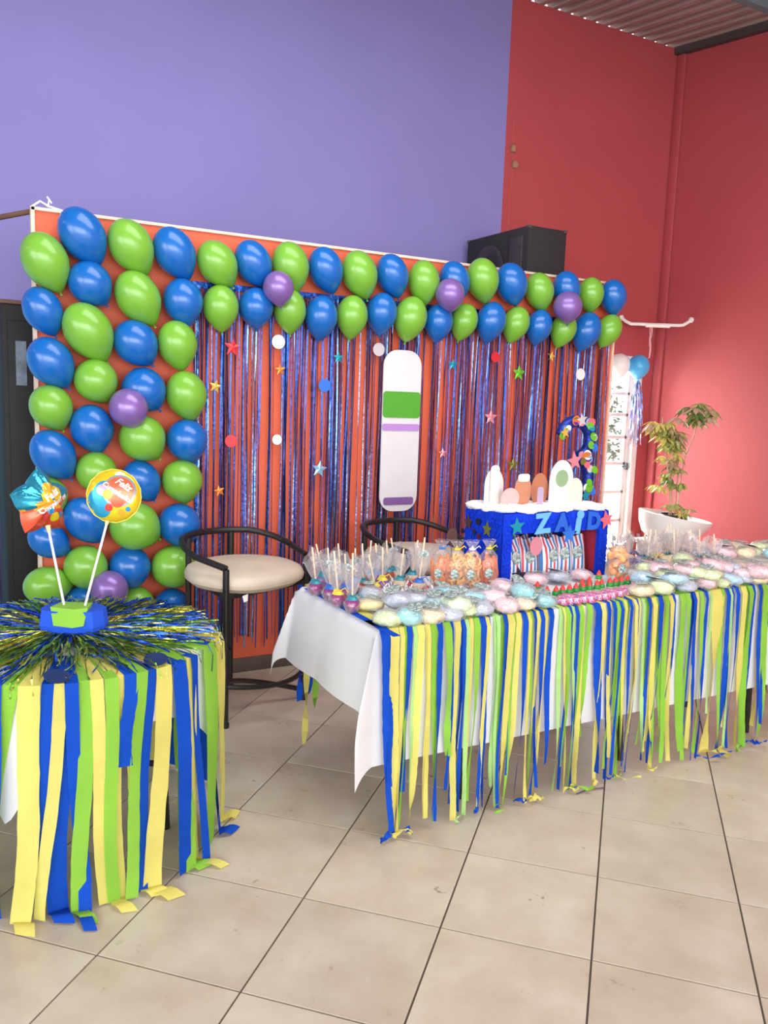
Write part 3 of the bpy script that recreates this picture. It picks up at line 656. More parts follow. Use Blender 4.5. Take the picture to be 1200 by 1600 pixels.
c = MB(); c.prism(rrect(.246, .04, .012), .004, Matrix.Translation((0, -.006, .49)) @ RX); c.build('lilac_band', mat('lilac_card_band', 'b48ad0', .5), t, label='plain lilac band')
c = MB(); c.prism(rrect(.2, .045, .015), .004, Matrix.Translation((0, -.006, .06)) @ RX); c.build('purple_band', mat('purple_card_band', '7d5a9a', .5), t, label='plain purple band')

# ------------------------------------------------------------------ loudspeaker above the partition
t = thing('loudspeaker', (3.452, 4.42, 2.05), 'black loudspeaker on a wall bracket above the right end of the backdrop', 'speaker')
c = MB(); c.box((.16, .35, .31), (.32, .70, .62), ch=.012); c.build('cabinet', M['speaker'], t)
c = MB()
Rw = Matrix.Translation((-.002, 0, 0)) @ Matrix.Rotation(-pi / 2, 4, 'Y')
for yy, zz, r_ in ((.42, .37, .17),):
    c.lathe([(r_, 0), (r_ * 1.04, .008), (r_ * .95, .012), (r_ * .8, .004), (r_ * .3, -.02), (r_ * .25, .0), (.001, .012)], 28, Matrix.Translation((-.003, yy, zz)) @ Matrix.Rotation(-pi / 2, 4, 'Y'))
c.build('woofer', M['grille'], t)
c = MB(); c.box((-.004, .12, .38), (.012, .13, .36), ch=.004)
c.add([(-.012, .065, .25), (-.012, .175, .25), (-.012, .175, .5), (-.012, .065, .5), (.006, .1, .32), (.006, .14, .32), (.006, .14, .44), (.006, .1, .44)], [(0, 1, 5, 4), (1, 2, 6, 5), (2, 3, 7, 6), (3, 0, 4, 7), (4, 5, 6, 7)])
c.build('horn', M['grille'], t)
c = MB()
for yy in (.0, .7):
    for xx in (.0, .32): c.box((xx + (.012 if xx < .1 else -.012), yy + (.012 if yy < .1 else -.012), .612), (.03, .03, .02), ch=.006)
c.build('corner_guard', mat('worn_metal_corner', '4a4546', .5), t)
c = MB(); c.box((.16, .39, -.02), (.26, .78, .03)); c.tube([(.06, .76, -.3), (.06, .15, -.03)], .015); c.tube([(.26, .76, -.3), (.26, .15, -.03)], .015); c.box((.16, .77, -.17), (.28, .02, .34)); c.build('bracket', M['darksteel'], t)
# fittings on the red wall
for k, (x, z) in enumerate(((3.862, 3.385), (3.885, 3.275))):
    c = MB()
    if k == 0: c.box((0, 0, 0), (.035, .03, .05), ch=.006)
    else: c.prism(disc(.026, 12), .016, RX)
    o = c.build('wall_fitting', mat('beige_fitting', '9c7a5e', .6, var=.2, vscale=30)); o.location = (x, YB - .016, z)
    tag(o, ['small square beige fitting on the red wall, upper of the two', 'small round beige fitting on the red wall, lower of the two'][k], 'fitting')
c = MB(); c.tube([(3.87, YB - .004, 3.6), (3.858, YB - .004, 3.5), (3.872, YB - .004, 3.4), (3.878, YB - .004, 3.26), (3.862, YB - .004, 3.0), (3.86, YB - .004, 2.78), (3.85, YB - .004, 2.6)], .0018, 5)
o = c.build('wall_cable', mat('pinkish_cable', 'c26a66', .6)); tag(o, 'thin loose cable running down the red wall above the loudspeaker', 'cable')

# ------------------------------------------------------------------ white rail across the corner, with ribbons and two balloons
t = thing('corner_rail', (5.06, 5.19, 2.255), 'white rail with bent ends spanning the corner of the red walls', 'rail')
a_, b_ = Vector((.0, 0, 0)), Vector((.43, -.345, -.008)); d_ = (b_ - a_).normalized()
c = MB(); c.tube([a_, a_ + d_ * .015 + Vector((0, -.03, -.03)), a_ + d_ * .045 + Vector((0, -.05, -.05)), a_ + d_ * .09 + Vector((0, -.05, -.05)), b_ - d_ * .09 + Vector((-.03, -.02, -.05)), b_ - d_ * .04 + Vector((-.03, 0, -.045)), b_ - d_ * .012 + Vector((-.015, 0, -.02)), b_], .013, 10); c.build('bar', M['white'], t)
c = MB(); c.tube([a_ + d_ * .17 + Vector((-.01, -.05, -.057)), a_ + d_ * .38 + Vector((-.02, -.03, -.057))], .017, 10); c.build('sleeve', M['whiteplain'], t)
c = MB(); c.prism(disc(.022, 14), .012, Matrix.Translation((0, 0, 0)) @ RX); c.prism(disc(.022, 14), .012, Matrix.Translation(b_ + Vector((.0, 0, 0))) @ Matrix.Rotation(pi / 2, 4, 'Y')); c.build('flange', M['white'], t)
rp = Vector((5.105, 4.95, 2.19)) + Vector((.09, .06, 0))
rp = Vector((5.06, 5.19, 2.195)) + d_ * .215 + Vector((-.01, -.05, 0))
rib = MB()
for k in range(3):
    ph = k * 2.1; pts = [rp + VR * (.012 * sin(ph + u * 5) * (1 - u * .3)) + VD * .006 * cos(ph + 4 * u) - UP * (u * (.16 + .05 * k)) for u in [i / 10 for i in range(11)]]
    rib.tube(pts, .003, 5)
rib.tube([rp, rp - UP * .25, Vector((5.10, 4.97, 1.86))], .0025, 5)
o = rib.build('ribbon', mat('pink_ribbon', 'e5aeb4', .5)); tag(o, 'thin pink curling ribbon tied to the white corner rail', 'ribbon')
WB = balloon_mesh('balloon_skin', M['latex_white']); SB = balloon_mesh('balloon_skin', M['latex_sky']); WK = knot_mesh('balloon_knot', M['latex_white']); SK = knot_mesh('balloon_knot', M['latex_sky'])
for nm, bm_, km_, ps, r_ in (('white balloon hanging in front of the glass door below the corner rail', WB, WK, Vector((5.0, 5.03, 1.86)) - VR * .06, .088), ('sky blue balloon hanging beside the glass door below the corner rail', SB, SK, Vector((5.06, 4.98, 1.855)) + VR * .015, .088)):
    o = thing('hanging_balloon', ps, nm, 'balloon'); o.scale = (r_, r_, r_ * 1.08); link('skin', bm_, o); link('knot', km_, o)
tl = MB(); R4 = random.Random(5)
for k in range(46):
    tl.cur = 0 if k % 3 else 1
    st_ = Vector((5.06, 4.98, 1.755)) + VR * .02; sp = R4.uniform(-.05, .06); L = R4.uniform(.2, .55); a = R4.uniform(0, 3)
    pts = [st_ + VR * (sp * sqrt(u)) - UP * (L * u) + VD * .01 * sin(a + 4 * u) for u in [i / 8 for i in range(9)]]
    tl.ribbon(pts, [VR * cos(a + u) + VD * sin(a + u) for u in range(9)], .006)
o = tl.build('tinsel_tail', [TM[1], mat('pink_tinsel', 'e8b4c4', .35, metal=.5)], smooth=False); tag(o, 'pale blue and pink tinsel tail hanging under the sky blue balloon', 'tinsel', kind='stuff')

# ------------------------------------------------------------------ bar stools
def make_stool(loc, rz, label):
    t = thing('bar_stool', loc, label, 'stool', 'black metal bar stools', rz)
    FL, FR, RL, RR = Vector((-.255, -.19, 0)), Vector((.255, -.19, 0)), Vector((-.135, .235, 0)), Vector((.135, .235, 0))
    za, zb = .745, .825
    for p, top in ((FL, za), (FR, za), (RL, zb), (RR, zb)):
        MB().tube([p, p + Vector((0, 0, top - .005))], .0155, 10).build('leg', M['black'], t)
        MB().tube([p, p + Vector((0, 0, .02))], .02, 10).build('foot_cap', M['black'], t)
    # arm hoop: from one front leg round the back to the other, rising towards the back
    pts = [FL + Vector((0, 0, za))]
    for k in range(21):
        a = pi + pi * .0 - (pi * k / 20)
        x_ = .295 * cos(a); y_ = -.02 + .29 * sin(a)
        pts.append(Vector((x_, y_, za + (zb + .005 - za) * min(1, max(0, (y_ + .12) / .3)) ** .8)))
    pts.append(FR + Vector((0, 0, za)))
    MB().tube(pts, .0155, 10).build('arm_hoop', M['black'], t)
    MB().tube([FL + Vector((0, 0, .612)), FR + Vector((0, 0, .612))], .013, 8).build('front_rail', M['black'], t)
    c = MB()
    c.tube([RL + Vector((0, 0, .612)), RR + Vector((0, 0, .612))], .011, 8); c.tube([FL + Vector((0, 0, .612)), RL + Vector((0, 0, .612))], .011, 8); c.tube([FR + Vector((0, 0, .612)), RR + Vector((0, 0, .612))], .011, 8)
    c.build('seat_rail', M['black'], t)
    for A, Bq, za_, zb_, off in ((FL, FR, .195, .16, Vector((0, -.085, -.012))), (FL, FR, .215, .05, Vector((-.02, .07, .012))), (RL, RR, .2, .2, Vector((0, -.03, 0)))):
        pts = [A.lerp(Bq, u) + off * (4 * u * (1 - u)) + Vector((0, 0, za_ + (zb_ - za_) * u)) for u in [k / 12 for k in range(13)]]
        MB().tube(pts, .0125, 8).build('footrest', M['black'], t)
    c = MB()
    def seat(u, v):
        a = 2 * pi * u; 
        ca, sa = cos(a), sin(a)
        rr = 1 / (abs(ca) ** 2.6 + abs(sa) ** 2.6) ** (1 / 2.6)
        x_, y_ = .29 * rr * ca, .25 * rr * sa
        x_ *= 1 - .22 * max(0, y_) / .25
        if y_ < 0: y_ *= 1.08
        prof = [(0, .64), (.9, .628), (1.0, .652), (1.01, .672), (.97, .695), (.85, .71), (.5, .722), (0.0, .726)]
        f = v * (len(prof) - 1); i = min(int(f), len(prof) - 2); q = f - i
        r_ = prof[i][0] * (1 - q) + prof[i + 1][0] * q; z_ = prof[i][1] * (1 - q) + prof[i + 1][1] * q
        return (x_ * r_, y_ * r_ + .0, z_ - .012 * (max(0, -y_ * r_ / .27) ** 2))
    c.grid(40, 14, seat); so = c.build('seat', M['cushion'], t)
    c = MB(); c.add([(-.2, -.238, .62), (-.17, -.242, .625), (-.175, -.246, .595), (-.195, -.243, .59)], [(0, 1, 2, 3)]); c.build('care_label', M['white'], so, smooth=False)
    return t


make_stool((1.322, 3.795, 0), radians(22), 'black metal bar stool with cream seat between the round table and the sweets table')
make_stool((2.33, 3.86, 0), radians(19), 'black metal bar stool with cream seat half hidden behind the sweets and snack bags')

# ------------------------------------------------------------------ round table
RC = Vector((.4, 2.9, 0)); RZ = .69; RR_ = .478
t = thing('round_table', RC, 'round folding table with dark legs under a white cloth and crepe streamers', 'table')
c = MB(); c.lathe([(.001, RZ - .03), (RR_ - .005, RZ - .03), (RR_, RZ - .02), (RR_, RZ - .006), (RR_ - .006, RZ), (.001, RZ)], 48); c.build('table_top', M['white'], t)
for k in range(4):
    a = pi / 4 + k * pi / 2 + .3; p = Vector((cos(a), sin(a), 0))
    MB().tube([p * .3 + Vector((0, 0, RZ - .03)), p * .33], .013, 8).build('leg', M['black'], t)
for k in range(2):
    a = pi / 4 + k * pi / 2 + .3; p = Vector((cos(a), sin(a), 0)); MB().tube([p * .318 + Vector((0, 0, .24)), -p * .318 + Vector((0, 0, .24))], .011, 8).build('crossbar', M['black'], t)
c = MB(); s_ = .645; ph0 = -.50 - pi / 4
def rcloth(u, v):
    a = 2 * pi * u
    R_s = s_ / max(abs(cos(a - ph0)), abs(sin(a - ph0)))
    r_ = .02 + v * (R_s - .02)
    if r_ <= .482: return (.4 + r_ * cos(a), 2.9 + r_ * sin(a), RZ + .003)
    d = r_ - .482; fo = .012 * sin(9 * a) * min(1, d / .15)
    rr = .482 + min(d, .006) + fo + .015 * d
    return (.4 + rr * cos(a), 2.9 + rr * sin(a), RZ + .003 - max(0, d - .003))
c.grid(160, 40, rcloth); o = c.build('tablecloth', M['cloth']); tag(o, 'white square cloth draped over the round table at left', 'tablecloth')
sk = thing('streamer_skirt', RC + Vector((0, 0, RZ)), 'skirt of wide blue, lime and yellow crepe streamers hanging round the round table', 'streamers')
R5 = random.Random(21)
def wide_streamer(cl, phi, w_, length, lean=0., twist=0., foot=.0, r0=.503, start=.26):
    pts = []; sd = []; wd = []
    N1, N2, N3 = 5, 22, 5; zo = .007 + .0006 * (len(sk.children) % 12)
    er = Vector((cos(phi), sin(phi), 0)); et = Vector((-sin(phi), cos(phi), 0))
    for i in range(N1):
        u = i / N1; pts.append(er * (start + (r0 - start - .012) * u) + Vector((0, 0, zo))); sd.append(et); wd.append(w_ * (.62 + .38 * u))
    pts.append(er * (r0 - .003) + Vector((0, 0, zo * .6))); sd.append(et); wd.append(w_)
    pA = R5.uniform(0, 6)
    for i in range(1, N2 + 1):
        u = i / N2; z = -length * u
        a = twist * max(0, u - .35) ** 1.2 + .12 * sin(3 * u + pA)
        pts.append(er * (r0 + .02 * sin(2.4 * u + pA) * u + .025 * u) + et * (lean * u + .012 * sin(5 * u + pA) * u) + Vector((0, 0, z)))
        sd.append((et * cos(a) + er * sin(a))); wd.append(w_ * (1 + R5.uniform(-.05, .05)))
    if foot > 0:
        for i in range(1, N3 + 1):
            u = i / N3; pts.append(er * (r0 + .03 + foot * u) + et * (lean + .02 * u) + Vector((0, 0, -length - .002 + .012 * sin(pi * u)))); sd.append(et * cos(.3 * u) + er * .3 * u); wd.append(w_)
    b = MB(); b.ribbon(pts, sd, wd); b.build('streamer', CREPE[cl], sk, label=None)
for i, (cl, phi, w_) in enumerate(ROUND):
    L = RZ - .006; tw = 0; ln = R5.uniform(-.03, .03); ft = 0
    if i == 3: tw = 2.0; ln = -.05
    if i == 10: L = .27; tw = .6; ln = -.03
    if i == 11: tw = .5; ln = -.06
    if i in (4, 12, 13): tw = 1.0; ln = -.06
    if i in (2, 6, 9, 13, 16, 5): ft = R5.uniform(.04, .09)
    if i == 0: ln = -.12
    w2 = max(w_, .035) * 1.05
    wide_streamer(cl, phi, w2, L if i != 19 else .62, ln, tw, ft, .503 + .006 * (i % 3))
for i in range(20):   # streamers on the far side and a few behind the front ones
    phi = radians(12 + 158 * i / 20); wide_streamer('byg'[i % 3], phi, .07, RZ - .01, R5.uniform(-.03, .03), R5.uniform(-1, 1), 0, .5)
for i, phi in enumerate((-2.6, -2.35, -1.75, -1.35, -.95, -.6, -.35)): wide_streamer('ygb'[i % 3], phi, .06, RZ - .008, R5.uniform(-.05, .05), R5.uniform(-2, 2), .05, .494)
# radial tinsel mat on the table
tm = MB(); R6 = random.Random(31)
for k in range(950):
    grp_ = int(k / 950 * 34); hue = (0, 1, 0, 2, 0, 1)[grp_ % 6] if R6.random() < .75 else R6.choice((0, 1, 2))
    tm.cur = hue
    phi = 2 * pi * (grp_ + .5) / 34 + R6.gauss(0, .05); L = R6.choice((R6.uniform(.22, .42), R6.uniform(.34, .56)))
    fr_ = max(0, cos(phi + 1.62)) ** 2          # the side towards the room lies flatter and shorter
    L *= 1 - .16 * fr_
    if fr_ > .3 and R6.random() < .22: continue
    if fr_ > .3 and R6.random() < .6: tm.cur = R6.choice((1, 2, 2))
    ph = R6.uniform(0, 6); z0 = R6.uniform(.002, .02); pts = []; sd = []
    cur = R6.gauss(0, .25)
    for i in range(11):
        u = i / 10; s_l = .07 + L * u; a = phi + cur * (u ** 2) * .4 + .03 * sin(6 * u + ph)
        lift = z0 * sin(pi * min(1, s_l / .5)) + .016 + .006 * sin(8 * u + ph)
        lim = .512 + .006 * sin(ph)
        if s_l < lim: p = Vector((s_l * cos(a), s_l * sin(a), lift))
        else: p = Vector((lim * cos(a), lim * sin(a), max(.0, lift * .5) - (s_l - lim)))
        pts.append(p); q = ph + u * R6.uniform(1, 5)
        et = Vector((-sin(a), cos(a), 0)); sd.append(et * cos(q) + UP * sin(q) * (1 if s_l < lim else 0) + (Vector((cos(a), sin(a), 0)) * sin(q) if s_l >= lim else Vector()))
    tm.ribbon([RC + Vector((0, 0, RZ)) + p for p in pts], sd, R6.uniform(.0035, .007))
o = tm.build('tinsel_mat', [tinsel_mat('royal_blue_tinsel', '#2f62e0', .25), tinsel_mat('lime_gold_tinsel', '#c8cc5a', .25), tinsel_mat('dark_green_tinsel', '#6f9a3a', .28)], smooth=False)
tag(o, 'radial mat of blue, gold and green foil tinsel spread on the round table', 'tinsel', kind='stuff')
for k_, (x, y, a, lab) in enumerate(((.30, 2.425, .1, 'dark blue foil disc on the round table edge, left of the two'), (.59, 2.47, -.1, 'dark blue foil disc on the round table edge, right of the two'))):
    b = MB(); b.prism(disc(.036, 24), .002); o = b.build('confetti_disc', M['foil_navy']); o.location = (x, y, RZ + .022); o.rotation_euler = (.25, a, 0); tag(o, lab, 'disc', 'foil discs on the round table')
# centrepiece and two foil balloons on sticks
t = thing('centrepiece', RC + Vector((.015, -.01, RZ + .008)), 'faceted royal blue paper block with a lime block on top, on the tinsel mat', 'centrepiece', rz=-.5)
c = MB()
ol = [(-.125, -.015), (-.105, -.06), (-.04, -.075), (.04, -.075), (.1, -.065), (.128, -.02), (.125, .03), (.08, .07), (.0, .078), (-.08, .07), (-.12, .03)]
n_ = len(ol)
vs = [(a * .80, b * .85, 0) for a, b in ol] + [(a * .88, b * .95, .04) for a, b in ol] + [(a * .82, b * .85, .092) for a, b in ol]
c.add(vs, [tuple(range(n_))[::-1], tuple(range(2 * n_, 3 * n_))] + [(i, (i + 1) % n_, n_ + (i + 1) % n_, n_ + i) for i in range(n_)] + [(n_ + i, n_ + (i + 1) % n_, 2 * n_ + (i + 1) % n_, 2 * n_ + i) for i in range(n_)])
c.build('blue_block', mat('royal_blue_crepe_block', '1a55d8', .8, var=.05), t, smooth=False)
c = MB(); ol = [(-.062, -.035), (.03, -.06), (.068, -.03), (.06, .04), (-.05, .045)]; n_ = 5
vs = [(a * .75 + .01, b * .8 - .055, .05) for a, b in ol] + [(a * .95, b * .95 - .015, .104) for a, b in ol]
c.add(vs, [tuple(range(n_))[::-1], tuple(range(n_, 2 * n_))] + [(i, (i + 1) % n_, n_ + (i + 1) % n_, n_ + i) for i in range(n_)])
c.build('lime_block', mat('lime_paper_block', '86c03f', .8, var=.04), t, smooth=False, label='lime green paper block')
KP = [mat('foil_print_%d' % i, c_, .22, metal=.35) for i, c_ in enumerate(('f0cf2e', '2f9fc8', 'f07050', 'f2a0c0', 'f5b23a', 'd8463c', '9aa2a8', 'ffffff', '3aa2dc', 'e85a3c'))]
def foil_stick(name, pts3, label, facing, build):
    bse, tip, cen = [Vector(p) for p in pts3]
    t = thing(name, bse, label, 'balloon', 'foil balloons on sticks')
    MB().tube([bse - bse, tip - bse], .0042, 8).build('stick', M['whiteplain'], t)
    c = MB(); dr_ = (tip - bse).normalized(); c.tube([tip - bse - dr_ * .012, tip - bse + dr_ * .012], [.006, .009], 8); c.build('cup', mat('clear_cup', 'e8d9a0', .4), t)
    z = facing.normalized(); y = (dr_ - z * dr_.dot(z)).normalized(); x = y.cross(z)
    Mx = Matrix(((x.x, y.x, z.x, 0), (x.y, y.y, z.y, 0), (x.z, y.z, z.z, 0), (0, 0, 0, 1))); Mx.translation = cen - bse
    build(t, Mx)
    return t
def dome(R, h): return lambda x, y: h * sqrt(max(0, 1 - (x * x + y * y) / (R * R)))
def conf_poly(b, ol, zf, M_, lift, rings=4):
    """a flat print lying on the bulging foil"""
    cx = sum(p[0] for p in ol) / len(ol); cy = sum(p[1] for p in ol) / len(ol); n_ = len(ol)
    vs = [(cx, cy, zf(cx, cy) + lift)]
    for r in range(1, rings + 1):
        for p in ol: q = (cx + (p[0] - cx) * r / rings, cy + (p[1] - cy) * r / rings); vs.append((q[0], q[1], zf(*q) + lift))
    fs = [(0, 1 + i, 1 + (i + 1) % n_) for i in range(n_)]
    for r in range(rings - 1):
        for i in range(n_): a = 1 + r * n_ + i; d = 1 + r * n_ + (i + 1) % n_; fs.append((a, a + n_, d + n_, d))
    b.add(vs, fs, M_)
def circ(x, y, r, n_=18, sx=1.): return [(x + sx * r * cos(2 * pi * k / n_), y + r * sin(2 * pi * k / n_)) for k in range(n_)]
def print_text(txt, size, x, y, rot, zf, M_, lift, parent, m, shear=.3, bold=.002, name='lettering'):
    vs, fs = text_mesh(txt, size, shear, bold * 1.0)
    out = []
    for v in vs:
        a = x + v.x * cos(rot) - v.y * sin(rot); d = y + v.x * sin(rot) + v.y * cos(rot); out.append((a, d, zf(a, d) + lift))
    b = MB(); b.add(out, fs, M_); b.build(name, m, parent, smooth=False)
def build_round(t, Mx):
    R = .088; h = .034; zf = dome(R, h)
    c = MB(); prof = [(.001, h)] + [(R * sin(pi / 2 * k / 10), h * cos(pi / 2 * k / 10)) for k in range(1, 11)] + [(R * 1.03, 0)] + [(R * sin(pi / 2 * k / 10), -h * cos(pi / 2 * k / 10)) for k in range(10, 0, -1)]
    c.lathe(prof[::-1], 36, Mx, wob=lambda a, z: 1 + .012 * sin(14 * a)); f = c.build('foil', KP[0], t)
    for ol, mi, li in ((circ(-.05, -.025, .036, 20, .75), 1, .001), (circ(-.03, .0, .044, 20, .8), 1, .0014), (circ(-.022, -.05, .03), 1, .0012), (circ(.018, .022, .054), 6, .002), (circ(.018, .022, .047), 2, .0026), (circ(-.035, .012, .019), 3, .0032), (circ(-.014, .002, .016), 4, .0036),
                       (circ(.022, -.012, .022), 9, .003), (circ(.0, -.04, .013), 5, .003), (circ(.042, -.046, .012), 4, .002), (circ(.06, -.03, .008), 8, .002), (circ(.005, .072, .012, 14, 1.3), 7, .001)):
        b = MB(); conf_poly(b, ol, zf, Mx, li); b.build('print', KP[mi], f)
    print_text('Feliz', .030, .026, .046, -.35, zf, Mx, .005, f, KP[7], .3, .0008); print_text('Cumplea\u00f1os', .0225, .014, .016, -.35, zf, Mx, .0052, f, KP[7], .3, .0006)
def build_star(t, Mx):
    R = .118; h = .055; c = MB(); N = 60
    def rad(a):
        k = (a - pi / 2) / (2 * pi / 5); d = abs(k - round(k)) * 2
        return R * (1 - .30 * (d ** .8))
    vs = []; fs = []; NR = 9
    def zz(a, u): return h * (1 - u ** 2.2) ** .8
    for s in (1, -1):
        o_ = len(vs); vs.append((0, 0, s * h))
        for r in range(1, NR + 1):
            for k in range(N): a = 2 * pi * k / N; u = r / NR; vs.append((rad(a) * u * cos(a), rad(a) * u * sin(a), s * zz(a, u) * (1 + .12 * sin(10 * a) * u)))
        for k in range(N):
            f = (o_, o_ + 1 + k, o_ + 1 + (k + 1) % N); fs.append(f if s > 0 else f[::-1])
            for r in range(NR - 1):
                a, d = o_ + 1 + r * N + k, o_ + 1 + r * N + (k + 1) % N; f = (a, a + N, d + N, d); fs.append(f if s > 0 else f[::-1])
    c.add(vs, fs, Mx)
    for i, f in enumerate(fs):
        y = sum(vs[j][1] for j in f) / len(f); x = sum(vs[j][0] for j in f) / len(f); z = sum(vs[j][2] for j in f) / len(f)
        c.mi[i] = 0 if (y > .005 or (x < -.05 and y > -.02)) else (1 if y > -.022 else 2)
    f = c.build('foil', [mat('cyan_crinkled_foil', '3aa8cf', .16, metal=.7, bump=.5, bscale=30), KP[4], KP[9]], t)
    def zf(x, y): a = atan2(y, x); u = min(1, hypot(x, y) / rad(a)); return zz(a, u) * (1 + .12 * sin(10 * a) * u)
    for ol, mi, li in ((circ(.0, .045, .022), 4, .001), (circ(.028, .03, .024), 0, .0014), (circ(-.012, .018, .02), 0, .002), (circ(-.02, -.045, .016), 5, .001), (circ(.02, -.05, .016), 0, .001), (circ(.045, -.045, .01), 8, .001), (circ(.0, -.03, .012), 8, .001), (circ(.05, .0, .014), 2, .001)):
        b = MB(); conf_poly(b, ol, zf, Mx, li); b.build('print', KP[mi], f)
    print_text('Feliz', .034, .008, .025, .45, zf, Mx, .004, f, KP[7], .1, .0012); print_text('Cumplea\u00f1os', .024, .012, -.006, .42, zf, Mx, .004, f, KP[7], .1, .001)
foil_stick('foil_balloon', STAR, 'star shaped foil balloon, cyan over red, on a white stick in the blue centrepiece', VR * .86 - VD * .5 + UP * .1, build_star)
foil_stick('foil_balloon', ROUNDB, 'round yellow and orange foil birthday balloon on a white stick in the blue centrepiece', VR * .12 - VD + UP * .12, build_round)

# ------------------------------------------------------------------ long sweets table
TX0, TX1, TY0, TY1, TZ = 1.32, 4.35, 2.392, 3.07, .745
TXM, TY2 = 3.06, 2.90      # the second table is narrower
for xa, xb, yb, lab in ((TX0, TXM - .01, TY1, 'long folding table under the left part of the white cloth, carrying the blue box'), (TXM, TX1, TY2, 'narrower folding table under the right end of the white cloth, carrying pastel bags')):
    t = thing('sweets_table', ((xa + xb) / 2, (TY0 + yb) / 2, 0), lab, 'table', 'sweets tables')
    c = MB(); c.box((0, 0, TZ - .02), (xb - xa, yb - TY0, .038), ch=.008); c.build('table_top', M['white'], t)
    for sx in (-1, 1):
        for sy in (-1, 1): MB().tube([(sx * (xb - xa) * .22, sy * (yb - TY0) * .3, TZ - .04), (sx * (xb - xa) * .24, sy * (yb - TY0) * .36, 0)], .014, 8).build('leg', M['black'], t)
c = MB(); OVL, OVF = .30, .485
CXW = TX1 - TX0
def lcloth(u, v):
    a = -OVL + u * (CXW + OVL); k_ = min(1, max(0, (TX0 + a - TXM + .06) / .06)); CYW = (TY1 - TY0) * (1 - k_) + (TY2 - TY0) * k_ + .004
    b = -OVF + v * (CYW + OVF + .28)
    x = TX0 + max(a, 0); dx = max(-a, 0); dyf = max(-b, 0); dyb = max(b - CYW, 0)
    y = TY0 + min(max(b, 0), CYW); z = TZ + .004
    fold = lambda s, k: .014 * sin(s * k)
    if dx == 0 and dyf == 0 and dyb == 0: return (x, y, z)
    dy = max(dyf, dyb); sg = -1 if dyf > 0 else 1
    if dx == 0: return (x, y + sg * (.006 + .3 * abs(fold(x, 13)) * dy + .012 * dy), z - dy)
    if dy == 0: return (x - .008 - dx * .12 - abs(fold(y, 9)) * dx * 3, y, z - dx)
    r_ = hypot(dx, dy); th = atan2(dy, dx)          # hanging corner folds out as one flap
    fl = .42 * sin(2 * th) * min(r_, .3) * .6
    return (x - .008 - .12 * dx - fl * .75, y + sg * (.006 + .012 * dy + fl * .55), z - r_ * (.93 + .07 * abs(cos(2 * th))))
nx, ny = 130, 60
c.grid(nx, ny, lcloth); o = c.build('tablecloth', M['cloth'], angle=70); tag(o, 'white cloth over the long sweets table, its left corner hanging low', 'tablecloth')
sk = thing('streamer_skirt', (TX0, TY0, TZ), 'skirt of thin blue, lime and yellow crepe strips along the front of the sweets table', 'streamers')
R7 = random.Random(77)
def thin_streamer(cl, x, w_, length, y0=-.02, lean=0., twist=1., curl=0., start=.1, side=1):
    pts = []; sd = []; wd = []; X = Vector((1, 0, 0)); Y = Vector((0, side, 0)); pA = R7.uniform(0, 6); pB = R7.uniform(0, 6)
    for i in range(3): u = i / 3; pts.append(X * x + Y * (start * (1 - u) + .0) + UP * (.0085 + .0005 * (len(sk.children) % 9))); sd.append(X); wd.append(w_)
    pts.append(X * x + Y * (y0 * .6) + UP * .006); sd.append(X); wd.append(w_)
    N = 30
    for i in range(1, N + 1):
        u = i / N; a = twist * (u ** 1.5) * sin(4 * u + pA) + .15 * sin(9 * u + pB)
        pts.append(X * (x + lean * u + .008 * sin(6 * u + pA) * u) + Y * (y0 - .004 + .012 * sin(4 * u + pB) * u - .015 * u) - UP * (length * u))
        sd.append(X * cos(a) + Y * sin(a)); wd.append(w_ * (1 - .35 * u * abs(sin(pB)) + R7.uniform(-.09, .09)))
    if curl > 0:
        for i in range(1, 9):
            u = i / 8; an = pA + 3.5 * u
            pts.append(X * (x + lean + curl * (sin(an) - sin(pA)) * .6) + Y * (y0 - .02 - curl * u * .9) - UP * (length - .004 - .016 * abs(sin(5 * u)))); sd.append(X * cos(an) + Y * sin(an) * .6 + UP * .5 * sin(an)); wd.append(w_ * .9)
    b = MB(); b.ribbon(pts, sd, wd); b.build('streamer', CREPE[cl], sk)
for i, (cl, x, w_) in enumerate(STREAM):
    full = R7.random() < .8; L = TZ - R7.choice((.012, .012, .012, .03, .06)) if full else R7.uniform(.48, .68)
    if i == 0: thin_streamer(cl, .012, .03, TZ - .01, -.026, .035, .2, .05); continue
    if i == 1: thin_streamer(cl, .035, .03, .55, -.02, .01, .3); continue
    thin_streamer(cl, x - TX0, max(w_ * 1.05, .016), L, -.017 - .004 * (i % 4), R7.uniform(-.03, .03), R7.uniform(.5, 2.2), R7.uniform(.02, .08) if full and L > TZ - .02 and R7.random() < .7 else 0)
    if R7.random() < .28:   # a second strip of the same bundle behind
        thin_streamer(R7.choice('bgyyG'), x - TX0 + R7.uniform(-.012, .012), R7.uniform(.018, .028), TZ - R7.uniform(.01, .15), -.012, R7.uniform(-.02, .02), R7.uniform(.4, 2), .0)
xx = 3.42
while xx < TX1 - .02:
    thin_streamer(R7.choice('bgyG'), xx - TX0, R7.uniform(.02, .035), TZ - .012, -.02, R7.uniform(-.02, .02), R7.uniform(.4, 1.4), .04); xx += .027
